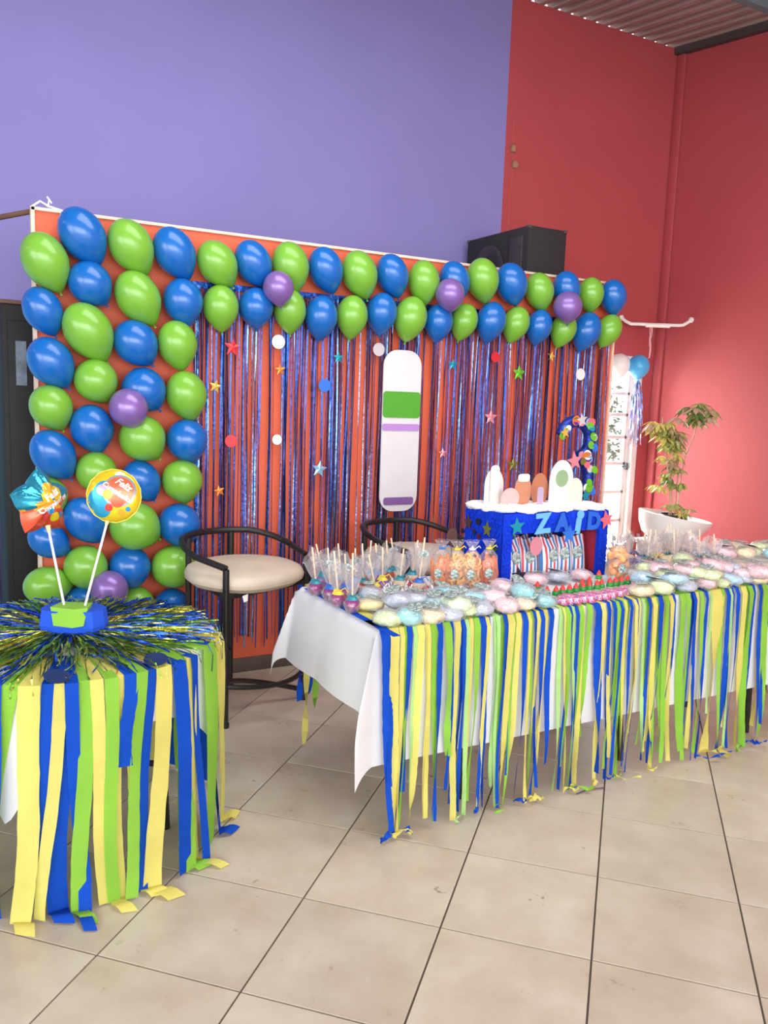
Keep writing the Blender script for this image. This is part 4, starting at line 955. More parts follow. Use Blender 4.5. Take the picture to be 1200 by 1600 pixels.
# strips along the left edge of the top and the short ones seen under the back corner
b = MB(); pts = [(TX0 + .012, TY1 - .05 - .74 * u, TZ + .0085) for u in [i / 10 for i in range(11)]]
b.ribbon([Vector(p) - Vector((TX0, TY0, TZ)) for p in pts], [Vector((1, 0, 0))] * 11, [.03] * 11); b.build('streamer', CREPE['b'], sk)
b = MB(); b.ribbon([Vector((.045, .68 - .6 * u, .0095)) for u in [i / 10 for i in range(11)]], [Vector((1, .1, 0))] * 11, [.035] * 11); b.build('streamer', CREPE['y'], sk)
sk2 = sk
for cl, x, L in (('b', .02, .5), ('y', .05, .70), ('b', .07, .48), ('g', .1, .55), ('b', .2, .42), ('g', .33, .58), ('y', .45, .5), ('b', .52, .6)):
    TYd = TY1 - TY0
    pts = [Vector((x, TYd + .03 + .01 * sin(5 * u + x * 30), -L * u + .004)) for u in [i / 12 for i in range(13)]]
    b = MB(); b.ribbon(pts, [Vector((cos(.8 * u + x * 9), sin(.8 * u + x * 9), 0)) for u in range(13)], .028); b.build('streamer', CREPE[cl], sk)

# ------------------------------------------------------------------ blue party box
BX0, BX1, BY0, BY1, BZ0, BZ1 = 2.142, 2.742, 2.808, 3.085, TZ + .006, 1.055
t = thing('party_box', (BX0, BY0, BZ0), 'open fronted box covered in ruffled royal blue crepe with stars, standing on the sweets table', 'box')
BW, BD, BH = BX1 - BX0, BY1 - BY0, BZ1 - BZ0
def ruffle(b, x0, x1, z0, z1, y, n=(0, -1, 0), rows=None):
    """rows of short crepe fringe on a vertical face; the face runs along x when n is along y, else along y"""
    rw_ = rows or max(2, int((z1 - z0) / .018)); RR = random.Random(int((x0 + z0 + y) * 1000))
    L = x1 - x0; ns = max(2, int(L / .009))
    for r in range(rw_):
        zt_ = z1 - (z1 - z0) * r / rw_; hh = (z1 - z0) / rw_ * 1.5
        for k in range(ns):
            a0 = x0 + L * k / ns; a1 = x0 + L * (k + .92) / ns; d = RR.uniform(.004, .011); zb = max(z0 - .003, zt_ - hh * RR.uniform(.8, 1.05))
            if n[1]: vs = [(a0, y + n[1] * .001, zt_), (a1, y + n[1] * .001, zt_), (a1, y + n[1] * d, zb), (a0, y + n[1] * d * .8, zb)]
            else: vs = [(y + n[0] * .001, a0, zt_), (y + n[0] * .001, a1, zt_), (y + n[0] * d, a1, zb), (y + n[0] * d * .8, a0, zb)]
            b.add(vs, [(0, 1, 2, 3)])
th = .022; LZ = BH - .085
c = MB(); c.box((th / 2, BD / 2, BH / 2), (th, BD, BH)); ruffle(c, 0, BD, 0, BH, 0, (-1, 0, 0)); c.build('side_panel', M['boxblue'], t, smooth=False)
c = MB(); c.box((BW - th / 2, BD / 2, BH / 2), (th, BD, BH)); ruffle(c, 0, BD, 0, BH, BW, (1, 0, 0)); c.build('side_panel', M['boxblue'], t, smooth=False)
c = MB(); c.box((BW / 2, BD - th / 2, BH / 2), (BW - 2 * th, th, BH)); c.build('back_panel', mat('dark_blue_lining', '1c2f96', .8, var=.2, vscale=12), t, smooth=False)
c = MB(); c.box((BW - th - .006, BD / 2, BH / 2 - .01), (.012, BD - .06, BH - .04)); c.build('inner_panel', mat('crimson_card_lining', 'b03048', .6, var=.2, vscale=14), t, smooth=False)
c = MB(); c.box((BW / 2, BD / 2, BH - .008), (BW - 2 * th, BD - .01, .016)); c.build('top_panel', M['boxblue'], t, smooth=False)
c = MB(); c.box((BW / 2, .009, BH - .0425), (BW - .001, .016, .085)); ruffle(c, 0, BW, LZ, BH, 0); c.build('front_fascia', M['boxblue'], t, smooth=False)
for x0 in (0, BW - .05):
    c = MB(); c.box((x0 + .025, .009, LZ / 2), (.05, .016, LZ)); ruffle(c, x0, x0 + .05, 0, LZ, 0); c.build('front_post', M['boxblue'], t, smooth=False)
LC = [mat('light_blue_glitter_card', '69b4e6', .5), mat('bright_blue_card', '1a62cc', .5)]
for i, (ch_, x, mi, rot, sz) in enumerate((('Z', .205, 0, .05, .115), ('A', .315, 1, 0, .105), ('I', .412, 0, -.12, .13), ('D', .50, 1, -.05, .105))):
    vs, fs = text_mesh(ch_, sz, 0, .006)
    b = MB(); b.cur = 0
    Mt = Matrix.Translation((x, -.0135, BH - .05)) @ RX @ Matrix.Rotation(rot, 4, 'Z')
    if ch_ == 'I':
        b.prism(rrect(.03, .075, .008), .004, Mt @ Matrix.Translation((0, -.015, 0))); b.prism(disc(.02, 20), .004, Mt @ Matrix.Translation((.004, .036, .001)))
    else:
        n_ = len(vs); b.add([Mt @ Vector((v.x, v.y, 0)) for v in vs], fs); b.add([Mt @ Vector((v.x, v.y, .004)) for v in vs], fs)
    b.build('letter', LC[mi], t, smooth=False, label='card letter ' + ch_)
def bstar(x, z, s, m, face='f', k='star', rot=.0, y=-.014):
    b = MB(); ol = star(5, s, s * .46) if k == 'star' else disc(s, 18)
    Mt = (Matrix.Translation((x, y, z)) @ RX if face == 'f' else Matrix.Translation((y, x, z)) @ Matrix.Rotation(-pi / 2, 4, 'Z') @ RX) @ Matrix.Rotation(rot, 4, 'Z')
    b.prism(ol, .003, Mt); b.build('confetti_star' if k == 'star' else 'confetti_disc', m, t, smooth=False)
bstar(.065, BH - .055, .042, M['foil_teal'], rot=.1); bstar(.578, BH - .045, .045, M['foil_rose'], rot=.25); bstar(.362, LZ - .018, .045, M['foil_blue'])
for x, z, s, m in ((.24, .235, .036, 'brown'), (.095, .225, .036, 'olive'), (.02 + .03, .14, .045, 'deepgreen'), (.2, .10, .03, 'blue')): bstar(x, z, s, M['foil_' + m], 's', y=-.013)
for x, z, s, m in ((.165, .25, .016, 'dark'), (.19, .2, .012, 'dark'), (.155, .185, .012, 'maroon'), (.28, .19, .012, 'dark')): bstar(x, z, s, M['foil_' + m], 's', 'disc', y=-.013)
bstar(.12, .165, .04, M['foil_deepgreen'], y=BD - th - .004); bstar(.30, .155, .032, M['foil_maroon'], k='disc', y=BD - th - .004)
# pale fluff on the box top
fb = MB(); RF = random.Random(9)
def fluffball(b, c, r, seed, M_=None, sq=.6, det=10):
    rr = random.Random(seed); ks = [(Vector((rr.gauss(0, 1), rr.gauss(0, 1), rr.gauss(0, 1))).normalized(), rr.uniform(3, 9), rr.uniform(0, 6)) for _ in range(5)]
    vs = []; fs = []
    for i in range(det + 1):
        th_ = pi * i / det
        for k in range(det * 2):
            ph_ = pi * k / det; d = Vector((sin(th_) * cos(ph_), sin(th_) * sin(ph_), cos(th_))); s = 1 + sum(.055 * sin(f * d.dot(n) + p) for n, f, p in ks)
            vs.append((c[0] + d.x * r[0] * s, c[1] + d.y * r[1] * s, c[2] + d.z * r[2] * s))
    m2 = det * 2
    for i in range(det):
        for k in range(m2): fs.append((i * m2 + k, (i + 1) * m2 + k, (i + 1) * m2 + (k + 1) % m2, i * m2 + (k + 1) % m2))
    b.add(vs, fs, M_)
for k in range(46):
    fluffball(fb, (BX0 + .03 + (BW - .06) * RF.random(), BY0 + .03 + (BD - .06) * RF.random(), BZ1 + .008), (RF.uniform(.04, .07), RF.uniform(.035, .06), RF.uniform(.012, .022)), k, det=7)
o = fb.build('fluff', mat('white_cotton_fluff', 'f7f3f1', .95, bump=.6, bscale=90, sheen=.3), angle=0); tag(o, 'white cotton fluff spread over the top of the blue box', 'cotton', kind='stuff')
# plain card stand-ups in the fluff
SU = [((2.10, 2.99), .11, .175, 'e2dcda', 'arch', 'plain grey white arched card standing at the left end of the box top'), ((2.215, 2.98), .05, .19, 'f0ece8', 'slim', 'slim white card standing second from left on the box top'),
      ((2.255, 2.915), .105, .095, 'eeb6b4', 'oval', 'pink oval card lying low at the front of the box top'), ((2.352, 2.95), .10, .15, 'c88a6c', 'oval', 'tan oval card with a white tip, left of the pair on the box top'),
      ((2.452, 2.955), .105, .155, 'b9785a', 'oval', 'brown oval card, right of the pair on the box top'), ((2.40, 2.885), .035, .1, 'b7a5c4', 'slim', 'narrow lilac card in front of the two oval cards'),
      ((2.565, 2.94), .15, .215, 'ecebea', 'arch', 'largest white card with a green patch standing on the box top'), ((2.655, 2.945), .1, .13, 'e6dccb', 'arch', 'pale card at the right end of the box top')]
for k, ((x, y), w_, h_, cl, sh, lab) in enumerate(SU):
    x = max(x, BX0 + .04 + w_ / 3)
    t2 = thing('card_standee', (x, y, BZ1 + .004), lab, 'card', 'plain card stand-ups on the box top', .08)
    if sh == 'arch': ol = [(-w_ / 2, 0), (w_ / 2, 0)] + [(w_ / 2 * cos(a) * (1 if True else 1), h_ * .55 + h_ * .45 * sin(a)) for a in [pi * i / 14 for i in range(15)]]
    elif sh == 'oval': ol = [(w_ / 2 * cos(a), h_ / 2 + h_ / 2 * sin(a)) for a in [2 * pi * i / 24 for i in range(24)]]
    else: ol = [(p[0], p[1] + h_ / 2) for p in rrect(w_, h_, w_ * .4)]
    c = MB(); c.prism(ol, .003, RX); c.build('card', mat('standee_card_%d' % k, '#' + cl, .5, var=.04, vscale=30), t2, smooth=False)
    c = MB(); c.prism([(0, 0), (.03, 0), (0, .05)], .002, Matrix.Translation((0, .002, 0)) @ Matrix.Rotation(pi / 2, 4, 'Z') @ RX); c.build('strut', M['white'], t2, smooth=False)
    if k == 6: c = MB(); c.prism(disc(.04, 20), .002, Matrix.Translation((0, -.003, .13)) @ RX); c.build('green_patch', mat('dull_green_patch', '8fae84', .5), t2, smooth=False)
    if k == 3: c = MB(); c.prism([(p[0], p[1]) for p in rrect(.07, .035, .015)], .002, Matrix.Translation((0, -.003, .135)) @ RX); c.build('white_tip', M['white'], t2, smooth=False)
# figure three covered in confetti
TB = Vector((2.735, 3.055, 1.062))
t = thing('number_three', TB, 'large blue figure three covered with coloured foil discs, standing behind the cards', 'number')
pl = []
R1 = .088
c1 = Vector((0, 0, .30)); c2 = Vector((0, 0, .115))
for k in range(15): a = radians(165 - 235 * k / 14); pl.append(Vector((R1 * 1.05 * cos(a), 0, c1.z + R1 * sin(a))))
for k in range(17): a = radians(75 - 240 * k / 16); pl.append(Vector((R1 * 1.1 * cos(a), 0, c2.z + R1 * 1.12 * sin(a))))
c = MB(); c.tube(pl, .030, 10); c.build('figure', tinsel_mat('deep_blue_foil_fringe', '#1a2f8c', .35, .5), t)
R8 = random.Random(4); fcol = ['green', 'green', 'blue', 'white', 'violet', 'olive', 'orange', 'pink', 'paleblue', 'rose', 'green', 'teal', 'silver']
for k in range(40):
    p = pl[int(k * (len(pl) - 1) / 39)]; b = MB(); s = R8.uniform(.016, .025)
    b.prism(disc(s, 18), .002, Matrix.Translation(p + Vector((R8.uniform(-.022, .022), -.032 - .001 * (k % 4), R8.uniform(-.022, .022)))) @ RX @ Matrix.Rotation(R8.uniform(-.3, .3), 4, 'X'))
    b.build('confetti_disc', M['foil_' + fcol[k % len(fcol)]], t, smooth=False)
for dx, dz, s, m in ((-.03, .20, .05, 'pink'), (-.1, .335, .03, 'gold'), (.0, .395, .035, 'silver'), (.055, .03, .035, 'teal')):
    b = MB(); b.prism(star(5, s, s * .42), .002, Matrix.Translation((dx, -.04, dz)) @ RX @ Matrix.Rotation(.2, 4, 'Z')); b.build('confetti_star', M['foil_' + m], t, smooth=False)

# ------------------------------------------------------------------ popcorn bags in the box
def stripe_bag(name, loc, label, rz, s=1.):
    t = thing(name, loc, label, 'bag', 'striped popcorn bags in the blue box', rz)
    W_, H_, D_ = .108 * s, .165 * s, .055; ns = 11; b = MB()
    lean = Matrix.Rotation(-.16, 4, 'X')
    cols_ = [1, 0, 2, 0, 1, 0, 2, 0, 1, 0, 2]; cols_ = [2, 0, 1, 0, 2, 0, 1, 0, 2, 0, 1]
    def P(u, v, side):
        th_ = D_ * (.35 + .65 * sin(pi * min(1, .15 + v * .8))) * (1 - .75 * max(0, v - .75) / .25)
        x = (u - .5) * W_ * (1 - .10 * v); y = side * th_ * (.5 * (1 - (2 * u - 1) ** 4) + .12)
        return (x, y + .01, v * H_ + (.006 * sin(9 * u) if v > .98 else 0))
    for side in (-1, 1):
        for i in range(ns):
            b.cur = cols_[i]
            vs = []; fs = []
            for j in range(9): vs += [P(i / ns, j / 8, side), P((i + 1) / ns, j / 8, side)]
            for j in range(8): q = (2 * j, 2 * j + 1, 2 * j + 3, 2 * j + 2); fs.append(q if side < 0 else q[::-1])
            b.add(vs, fs, lean)
    b.cur = 3
    for u in (0, 1):
        vs = []
        for j in range(9): vs += [P(u, j / 8, -1), P(u, j / 8, 1)]
        b.add(vs, [(2 * j, 2 * j + 1, 2 * j + 3, 2 * j + 2) for j in range(8)], lean)
    b.add([P(0, 0, -1), P(1, 0, -1), P(1, 0, 1), P(0, 0, 1)], [(0, 3, 2, 1)], lean)
    b.build('bag', STRIPE, t)
    Mt = lean @ Matrix.Translation((.004, -.026, H_ * .55)) @ RX
    b = MB(); b.prism([(p[0] * .8, p[1]) for p in disc(.03, 20)], .003, Mt); b.build('label', M['tagprint'], t, smooth=False)
    return t
STRIPE = [mat('white_bag_paper', 'eef0f4', .5), mat('red_bag_stripe', 'd4485c', .5), mat('blue_bag_stripe', '3f7fc4', .5), mat('grey_bag_side', 'b9b6c8', .35)]
pn = ['striped popcorn bag at the left inside the blue box', 'striped popcorn bag second from the left inside the blue box', 'striped popcorn bag third from the left inside the blue box', 'striped popcorn bag fourth from the left inside the blue box', 'striped popcorn bag at the right inside the blue box']
for i, p in enumerate(POPCORN): stripe_bag('popcorn_bag', ((2.248, 2.335, 2.455, 2.545, 2.625)[i], (2.855, 2.865, 2.85, 2.875, 2.88)[i], TZ + .006), pn[i], (.05, -.15, .0, -.25, -.3)[i], 1.08)
for i, (x, y) in enumerate(((2.26, 2.97), (2.40, 2.97), (2.55, 2.975))): stripe_bag('popcorn_bag', (x, y, TZ + .006), 'striped popcorn bag in the back row of the blue box, %s' % ('left', 'middle', 'right')[i], .1, 1.05)
b = MB(); b.prism([(p[0] * .82, p[1]) for p in disc(.042, 24)], .003, Matrix.Translation((2.335, 2.815, .905)) @ RX); b.tube([(2.335, 2.815, .945), (2.335, 2.815, BZ0 + LZ)], .001, 4)
o = b.build('confetti_disc', M['foil_pink']); tag(o, 'pink foil disc hanging in the opening of the blue box', 'disc')

# ------------------------------------------------------------------ tied snack bags
def snack_bag(kind, loc, label, rz, W_=.085, H_=.155):
    t = thing('snack_bag', loc, label, 'bag', 'clear tied bags of orange snacks', rz); b = MB(); rr = random.Random(hash(kind) % 1000 if False else len(kind) * 7 + int(loc[0] * 100))
    if kind in ('orange', 'red'):
        for k in range(44):
            x, y = rr.uniform(-.36, .36) * W_, rr.uniform(-.28, .28) * W_; z0 = rr.uniform(.005, H_ * .5); pts = [(x + .01 * sin(u * 4 + k), y + .008 * cos(u * 3 + k), z0 + u * rr.uniform(.04, .085)) for u in (0, .33, .66, 1)]
            b.tube(pts, .0075, 6)
    elif kind == 'rings':
        for k in range(40):
            c_ = Vector((rr.uniform(-.3, .3) * W_, rr.uniform(-.26, .26) * W_, rr.uniform(.018, H_ * .86))); q = Quaternion((rr.gauss(0, 1), rr.gauss(0, 1), rr.gauss(0, 1), rr.gauss(0, 1))).normalized()
            b.tube([c_ + q @ Vector((.016 * cos(a), .016 * sin(a), 0)) for a in [2 * pi * i / 10 for i in range(10)]], .0055, 6, closed=True)
    else:
        for k in range(42): fluffball(b, (rr.uniform(-.34, .34) * W_, rr.uniform(-.3, .3) * W_, rr.uniform(.02, H_ * .92)), (.017, .015, .014), k, det=5)
    b.build('snacks', SNACK[kind], t, angle=0)['kind'] = 'stuff'
    b = MB(); wob = lambda a, z: (1 + .05 * sin(5 * a + z * 40)) * (1 + .14 * abs(cos(2 * a)))
    b.lathe([(.001, .001), (W_ * .44, .002), (W_ * .5, .02), (W_ * .51, H_ * .5), (W_ * .46, H_ * .85), (W_ * .22, H_ * 1.02), (W_ * .1, H_ * 1.06), (W_ * .26, H_ * 1.2), (W_ * .36, H_ * 1.28)], 22, Matrix.Scale(.8, 4, (0, 1, 0)), wob)
    b.build('bag', M['film'], t, angle=0)
    b = MB(); b.tube([Vector((.012 * cos(a), .012 * sin(a), H_ * 1.06)) for a in [2 * pi * i / 10 for i in range(10)]], .0035, 6, closed=True)
    b.tube([(0, -.012, H_ * 1.06), (.02, -.02, H_ * 1.15), (.03, -.02, H_ * 1.09)], .002, 5); b.tube([(0, -.012, H_ * 1.06), (-.02, -.02, H_ * 1.17), (-.03, -.022, H_ * 1.07)], .002, 5)
    b.build('tie', TIES[len(label) % 3], t)
    b = MB(); b.prism([(p[0] * .8, p[1]) for p in disc(.022, 18)], .002, Matrix.Translation((-.4 * W_, -.36 * W_, H_ * .45)) @ Matrix.Rotation(-.7, 4, 'Z') @ RX); b.build('label', M['tagprint'], t, smooth=False)
    return t
SNACK = {'orange': mat('deep_orange_snack', 'f08a45', .7, var=.15, vscale=60), 'red': mat('red_orange_snack', 'e8794c', .7, var=.2, vscale=60), 'rings': mat('pale_orange_ring_snack', 'f4bb78', .7, var=.12, vscale=60), 'puffs': mat('light_orange_puff', 'f4ac66', .75, var=.14, vscale=50)}
TIES = [mat('yellow_tie', 'e8d84a', .4), mat('blue_tie', '3f7fd0', .4), mat('white_tie', 'f0eff2', .4)]
sn = ['clear bag of deep orange snack sticks left of the pale ring bags', 'clear bag of pale orange snack rings second from left by the blue box', 'clear bag of pale orange snack rings third from left by the blue box', 'clear bag of red orange snack strips against the blue box', 'clear bag of light orange puffs right of the blue box']
for i, p in enumerate(CHIPS): snack_bag(p[0], (p[1], p[2] - .0, TZ + .006), sn[i], .1 * i, *((.088, .16) if i < 4 else (.1, .165)))
b = MB(); b.prism([(p[0] * .75, p[1]) for p in disc(.036, 24)], .002, Matrix.Translation((1.945, 2.9, .955)) @ RX); b.tube([(1.945, 2.9, .92), (1.95, 2.9, TZ + .01)], .0015, 5)
o = b.build('confetti_disc', M['foil_brown']); tag(o, 'grey oval foil disc on a wire standing behind the snack bags', 'disc')

# ------------------------------------------------------------------ wrapped lollipops on sticks
PB = {'pink': mat('pink_purple_candy_ball', '8e3d78', .22, coat=.5, var=.3, vscale=60), 'purple': mat('violet_candy_ball', '8c5aa8', .25, coat=.5, var=.3, vscale=60), 'red': mat('red_orange_candy_ball', 'b5503e', .3, coat=.5, var=.4, vscale=70), 'pale': mat('pale_candy_ball', 'd5bfa2', .4, var=.25, vscale=60), 'brown': mat('chocolate_candy_ball', '8a6a66', .4, var=.4, vscale=60)}
LTIE = [mat('teal_ribbon', '2f8f9e', .35), mat('blue_ribbon', '2f6fd0', .35), mat('yellow_ribbon', 'e2d24a', .35)]
def make_pop(a, b_, kind, label, grp, seed, fm, milk=1.):
    A = Vector(a); A.z = TZ + .009; Bv = Vector(b_); t = thing('wrapped_lollipop', A, label, 'lollipop', grp); rr = random.Random(seed)
    h_ = max((Bv - A).length, .16); ax = (Bv - A); ax = Vector((max(-.05, min(.05, ax.x)), max(-.05, min(.05, ax.y)), h_)); r_ = .029
    c = MB(); c.lathe([(.001, .002), (r_ * .6, .004), (r_ * .97, r_ * .75), (r_, r_), (r_ * .92, r_ * 1.4), (r_ * .55, r_ * 1.85), (.004, r_ * 1.95)], 16, None, lambda q, z: 1 + .05 * sin(8 * q)); c.build('candy', PB[kind], t)
    MB().tube([(0, 0, r_ * 1.6), ax], .0034, 7).build('stick', M['wood'], t)
    w0, w1 = rr.uniform(0, 6), rr.uniform(0, 6); c = MB(); zt_ = r_ * 2.05; hb = h_ * rr.uniform(.72, .86)
    wob = lambda q, z: 1 + (.05 + 2.2 * max(0, z - zt_)) * (.55 * sin(3 * q + w0) + .4 * sin(7 * q + w1))
    prof = [(.001, .0005), (r_ * .75, .001), (r_ * 1.1, r_ * .7), (r_ * 1.12, r_ * 1.1), (r_ * .6, zt_ - .008), (r_ * .28, zt_), (r_ * .5, zt_ + .012), (r_ * .85, zt_ + (hb - zt_) * .4), (r_ * 1.15, zt_ + (hb - zt_) * .75), (r_ * 1.35, hb)]
    sh = [(p[0], p[1]) for p in prof]
    n0 = len(c.v); c.lathe(sh, 20, None, wob)
    c.v = [(x + ax.x * max(0, z) / h_, y + ax.y * max(0, z) / h_, z + (.02 * sin(2 * atan2(y, x) + w0) if z > hb - .02 else 0)) for x, y, z in c.v]
    c.build('wrapper', fm, t, angle=0)
    c = MB(); zz_ = zt_; c.lathe([(r_ * .8, r_ * 1.62), (r_ * .5, r_ * 1.95), (r_ * .34, zz_)], 12, None, lambda q, z: 1 + .12 * sin(6 * q)) if seed < 40 else None; c.tube([Vector((r_ * .36 * cos(q) + ax.x * zz_ / h_, r_ * .36 * sin(q) + ax.y * zz_ / h_, zz_)) for q in [2 * pi * i / 10 for i in range(10)]], .003, 6, closed=True)
    for s in (-1, 1): c.tube([(0, -r_ * .35, zz_), (s * .02, -r_ * .6, zz_ + .012), (s * .032, -r_ * .7, zz_ - .006)], .002, 5)
    c.build('ribbon', LTIE[seed % 3 if rr.random() < .6 else 0], t)
    if seed % 3 == 1:
        c = MB(); c.prism([(p[0], p[1] * .65) for p in disc(.021, 18)], .0015, Matrix.Translation(ax * .72 + Vector((0, -.012, 0))) @ Matrix.Rotation(rr.uniform(-.4, .4), 4, 'Z') @ RX @ Matrix.Rotation(-.3, 4, 'X')); c.build('label', M['tagprint'], t, smooth=False)
    return t
pk = ['pink', 'pink', 'pink', 'pink', 'pink', 'purple', 'pink', 'purple', 'red', 'red', 'purple', 'purple', 'red', 'pale', 'pale', 'pale', 'pale', 'red']
for i, p in enumerate(POPS):
    make_pop(p[:3], p[3:], pk[i], ('%s lollipop in clear film, %s along the left edge of the sweets table' % (pk[i].replace('pale', 'pale cream'), ORD[i])) if i < 7 else '%s lollipop in clear film behind the left edge row, %s from the left' % (pk[i].replace('pale', 'pale cream'), ORD[i - 7]), 'wrapped lollipops at the left end', i, M['film_pop'])
for i, p in enumerate(POPS2):
    make_pop(p[:3], p[3:], 'brown' if i % 3 else 'pale', 'milky wrapped lollipop at the right end of the table, %s from the left' % ORD[i], 'wrapped lollipops at the right end', 40 + i, M['filmw'])

# ------------------------------------------------------------------ candy floss bags
FC = {'yellow': 'f1e29a', 'lilac': 'b9c3d6', 'green': 'd9ebb4', 'aqua': '93d7de', 'cream': 'f4e2ba', 'mint': 'd6ecc9', 'pink': 'f6cdd6', 'blue': 'aed7ec'}
FN = {'yellow': 'pale yellow', 'lilac': 'lilac grey', 'green': 'pale green', 'aqua': 'aqua blue', 'cream': 'cream', 'mint': 'mint green', 'pink': 'pale pink', 'blue': 'light blue'}
FMAT = {k: mat('%s_candy_floss' % k, v, .9, var=.04, vscale=20, bump=.5, bscale=70, sheen=.2) for k, v in FC.items()}
FME = {}
for k in FC:
    b = MB(); fluffball(b, (0, 0, .026), (.056, .047, .025), len(k) * 3 + 1, det=12); FME[k] = b.mesh('floss', FMAT[k], angle=0)
def bagm(seed):
    b = MB(); rr = random.Random(seed); p0 = rr.uniform(0, 6)
    def f(u, v):
        a = 2 * pi * u; x = -.062 + .15 * v; s = sqrt(max(0, 1 - ((min(v, .8) - .40) / .42) ** 2)) if v < .75 else .45 + .5 * (v - .75) / .25
        hz = (.030 * s if v < .72 else .030 * .45 * max(.12, 1 - (v - .72) / .2)); wy = .054 * max(.25, s) * (1 + .05 * sin(9 * v + p0))
        return (x, wy * cos(a) + .003 * sin(40 * v + a * 3), .028 + hz * sin(a) + .003 * sin(30 * v + 5 * a + p0) + max(0, v - .72) * .03)
    b.grid(20, 18, f); return b.mesh('bag', M['film'], angle=0)
BGM = [bagm(i) for i in range(4)]
b = MB(); b.prism([(p[0], p[1] * .7) for p in disc(.038, 20)], .002); TGM = b.mesh('label', M['tagprint'], smooth=False)
b = MB(); b.prism([(p[0] * 1.0, p[1] * .72) for p in disc(.043, 4)], .0016); TGE = b.mesh('label_edge', M['tagedge'], smooth=False)
SUGAR += [('pink', 3.52, 2.76, .785), ('cream', 3.64, 2.72, .79), ('green', 3.74, 2.76, .785), ('aqua', 3.82, 2.68, .78), ('pink', 3.6, 2.81, .80), ('lilac', 3.43, 2.81, .79), ('cream', 3.72, 2.82, .80), ('green', 3.88, 2.8, .79), ('pink', 3.85, 2.56, .76), ('green', 3.95, 2.66, .775), ('lilac', 3.3, 2.83, .785), ('pink', 2.27, 2.70, .757), ('lilac', 2.40, 2.705, .757), ('pink', 2.53, 2.70, .757)]
R9 = random.Random(15); cnt = {}
for i, (c_, x, y, z) in enumerate(SUGAR):
    side = 'left' if x < 2.6 else 'right'; cnt[(side, c_)] = cnt.get((side, c_), 0) + 1
    lab = '%s candy floss bag, %s of its colour from left, on the %s table' % (FN[c_], ORD[sum(1 for q in SUGAR if (q[1] < 2.6) == (x < 2.6) and q[0] == c_ and q[1] < x)], 'left' if side == 'left' else 'right')
    t = thing('candy_floss_bag', (x, y + .03, z + .0), lab, 'bag', 'pastel candy floss bags', R9.uniform(.7, 2.4) if i % 4 else R9.uniform(-.5, .5))
    t.rotation_euler[0] = R9.uniform(-.1, .1); t.rotation_euler[1] = R9.uniform(-.08, .1); t.scale = (R9.uniform(.85, 1.1), R9.uniform(.85, 1.1), R9.uniform(.8, 1.15))
    if z > .76: t.location.z = z - .005
    link('floss', FME[c_], t); link('bag', BGM[i % 4], t)
    if i % 5 != 2:
        q = link('label', TGM, t); q.location = (R9.uniform(.0, .05), R9.uniform(-.02, .01), .06); q.rotation_euler = (R9.uniform(-.25, .25), R9.uniform(-.3, .1), R9.uniform(-1.2, 1.2))
        if i % 2: e_ = link('label_edge', TGE, q); e_.location = (0, 0, -.002)
# small crumpled wrapped sweets among the lollipops at right
WRM = {'brown': 'a58f88', 'violet': '9a86b4', 'lilac': 'd8cfe0', 'tan': 'd8c6a6', 'orange': 'eab08a', 'white': 'eceaea', 'pink': 'efc3ca'}
R10 = random.Random(2)
for i, (c_, x, y, z) in enumerate(WRAPS):
    b = MB(); fluffball(b, (0, 0, .024), (.042, .034, .024), 60 + i, det=7)
    for s in (-1, 1): b.add([(s * .036, 0, .026), (s * .075, -.03, .035), (s * .085, 0, .05), (s * .075, .03, .03), (s * .05, 0, .04)], [(0, 1, 4), (0, 4, 3), (1, 2, 4), (4, 2, 3)])
    mm = mat('wrap_%s_%d' % (c_, i), WRM[c_], .35, var=.35, vscale=45, bump=.8, bscale=60) if i < 7 else bpy.data.materials.get('wrap_%s_%d' % (c_, [w_[0] for w_ in WRAPS].index(c_))) or mat('wrap_%s_%d' % (c_, i), WRM[c_], .35, var=.35, vscale=45, bump=.8, bscale=60)
    o = b.build('crumpled_sweet', mm, smooth=False); o.location = (x, y, TZ + .006 + .012 * (i % 3)); o.rotation_euler = (0, 0, R10.uniform(0, 3))
    tag(o, '%s crumpled wrapped sweet among the lollipops at right, %s from the left' % (c_, ORD[sorted(q[1] for q in WRAPS).index(x)]), 'sweet', 'crumpled sweets at right')
b = MB()
def kiss(u, v): return None
b.lathe([(.001, .0), (.013, .001), (.016, .007), (.013, .014), (.006, .021), (.002, .03)], 12, None, lambda a, z: 1 + .06 * sin(6 * a)); KS = b.mesh('foil_candy', M['silverfoil'], angle=0); KR = KS.copy(); KR.materials.clear(); KR.materials.append(M['redfoil'])
fl_ = MB(); fl_.add([(0, 0, .026), (.008, .002, .036), (.011, .0, .034), (.003, -.002, .024)], [(0, 1, 2, 3)]); FLG = fl_.mesh('paper_flag', M['whiteplain'], smooth=False)
for i, (c_, x, y, z) in enumerate(KISSES):
    o = thing('foil_candy', (x, y, TZ + .008), '%s drop shaped candy in crumpled foil on the left of the table' % ('silver' if c_ == 's' else 'red'), 'candy', 'silver foil candies' if c_ == 's' else 'red foil candies', R10.uniform(0, 6)); o.scale = (1.35,) * 3
    link('foil', KS if c_ == 's' else KR, o); link('paper_flag', FLG, o)

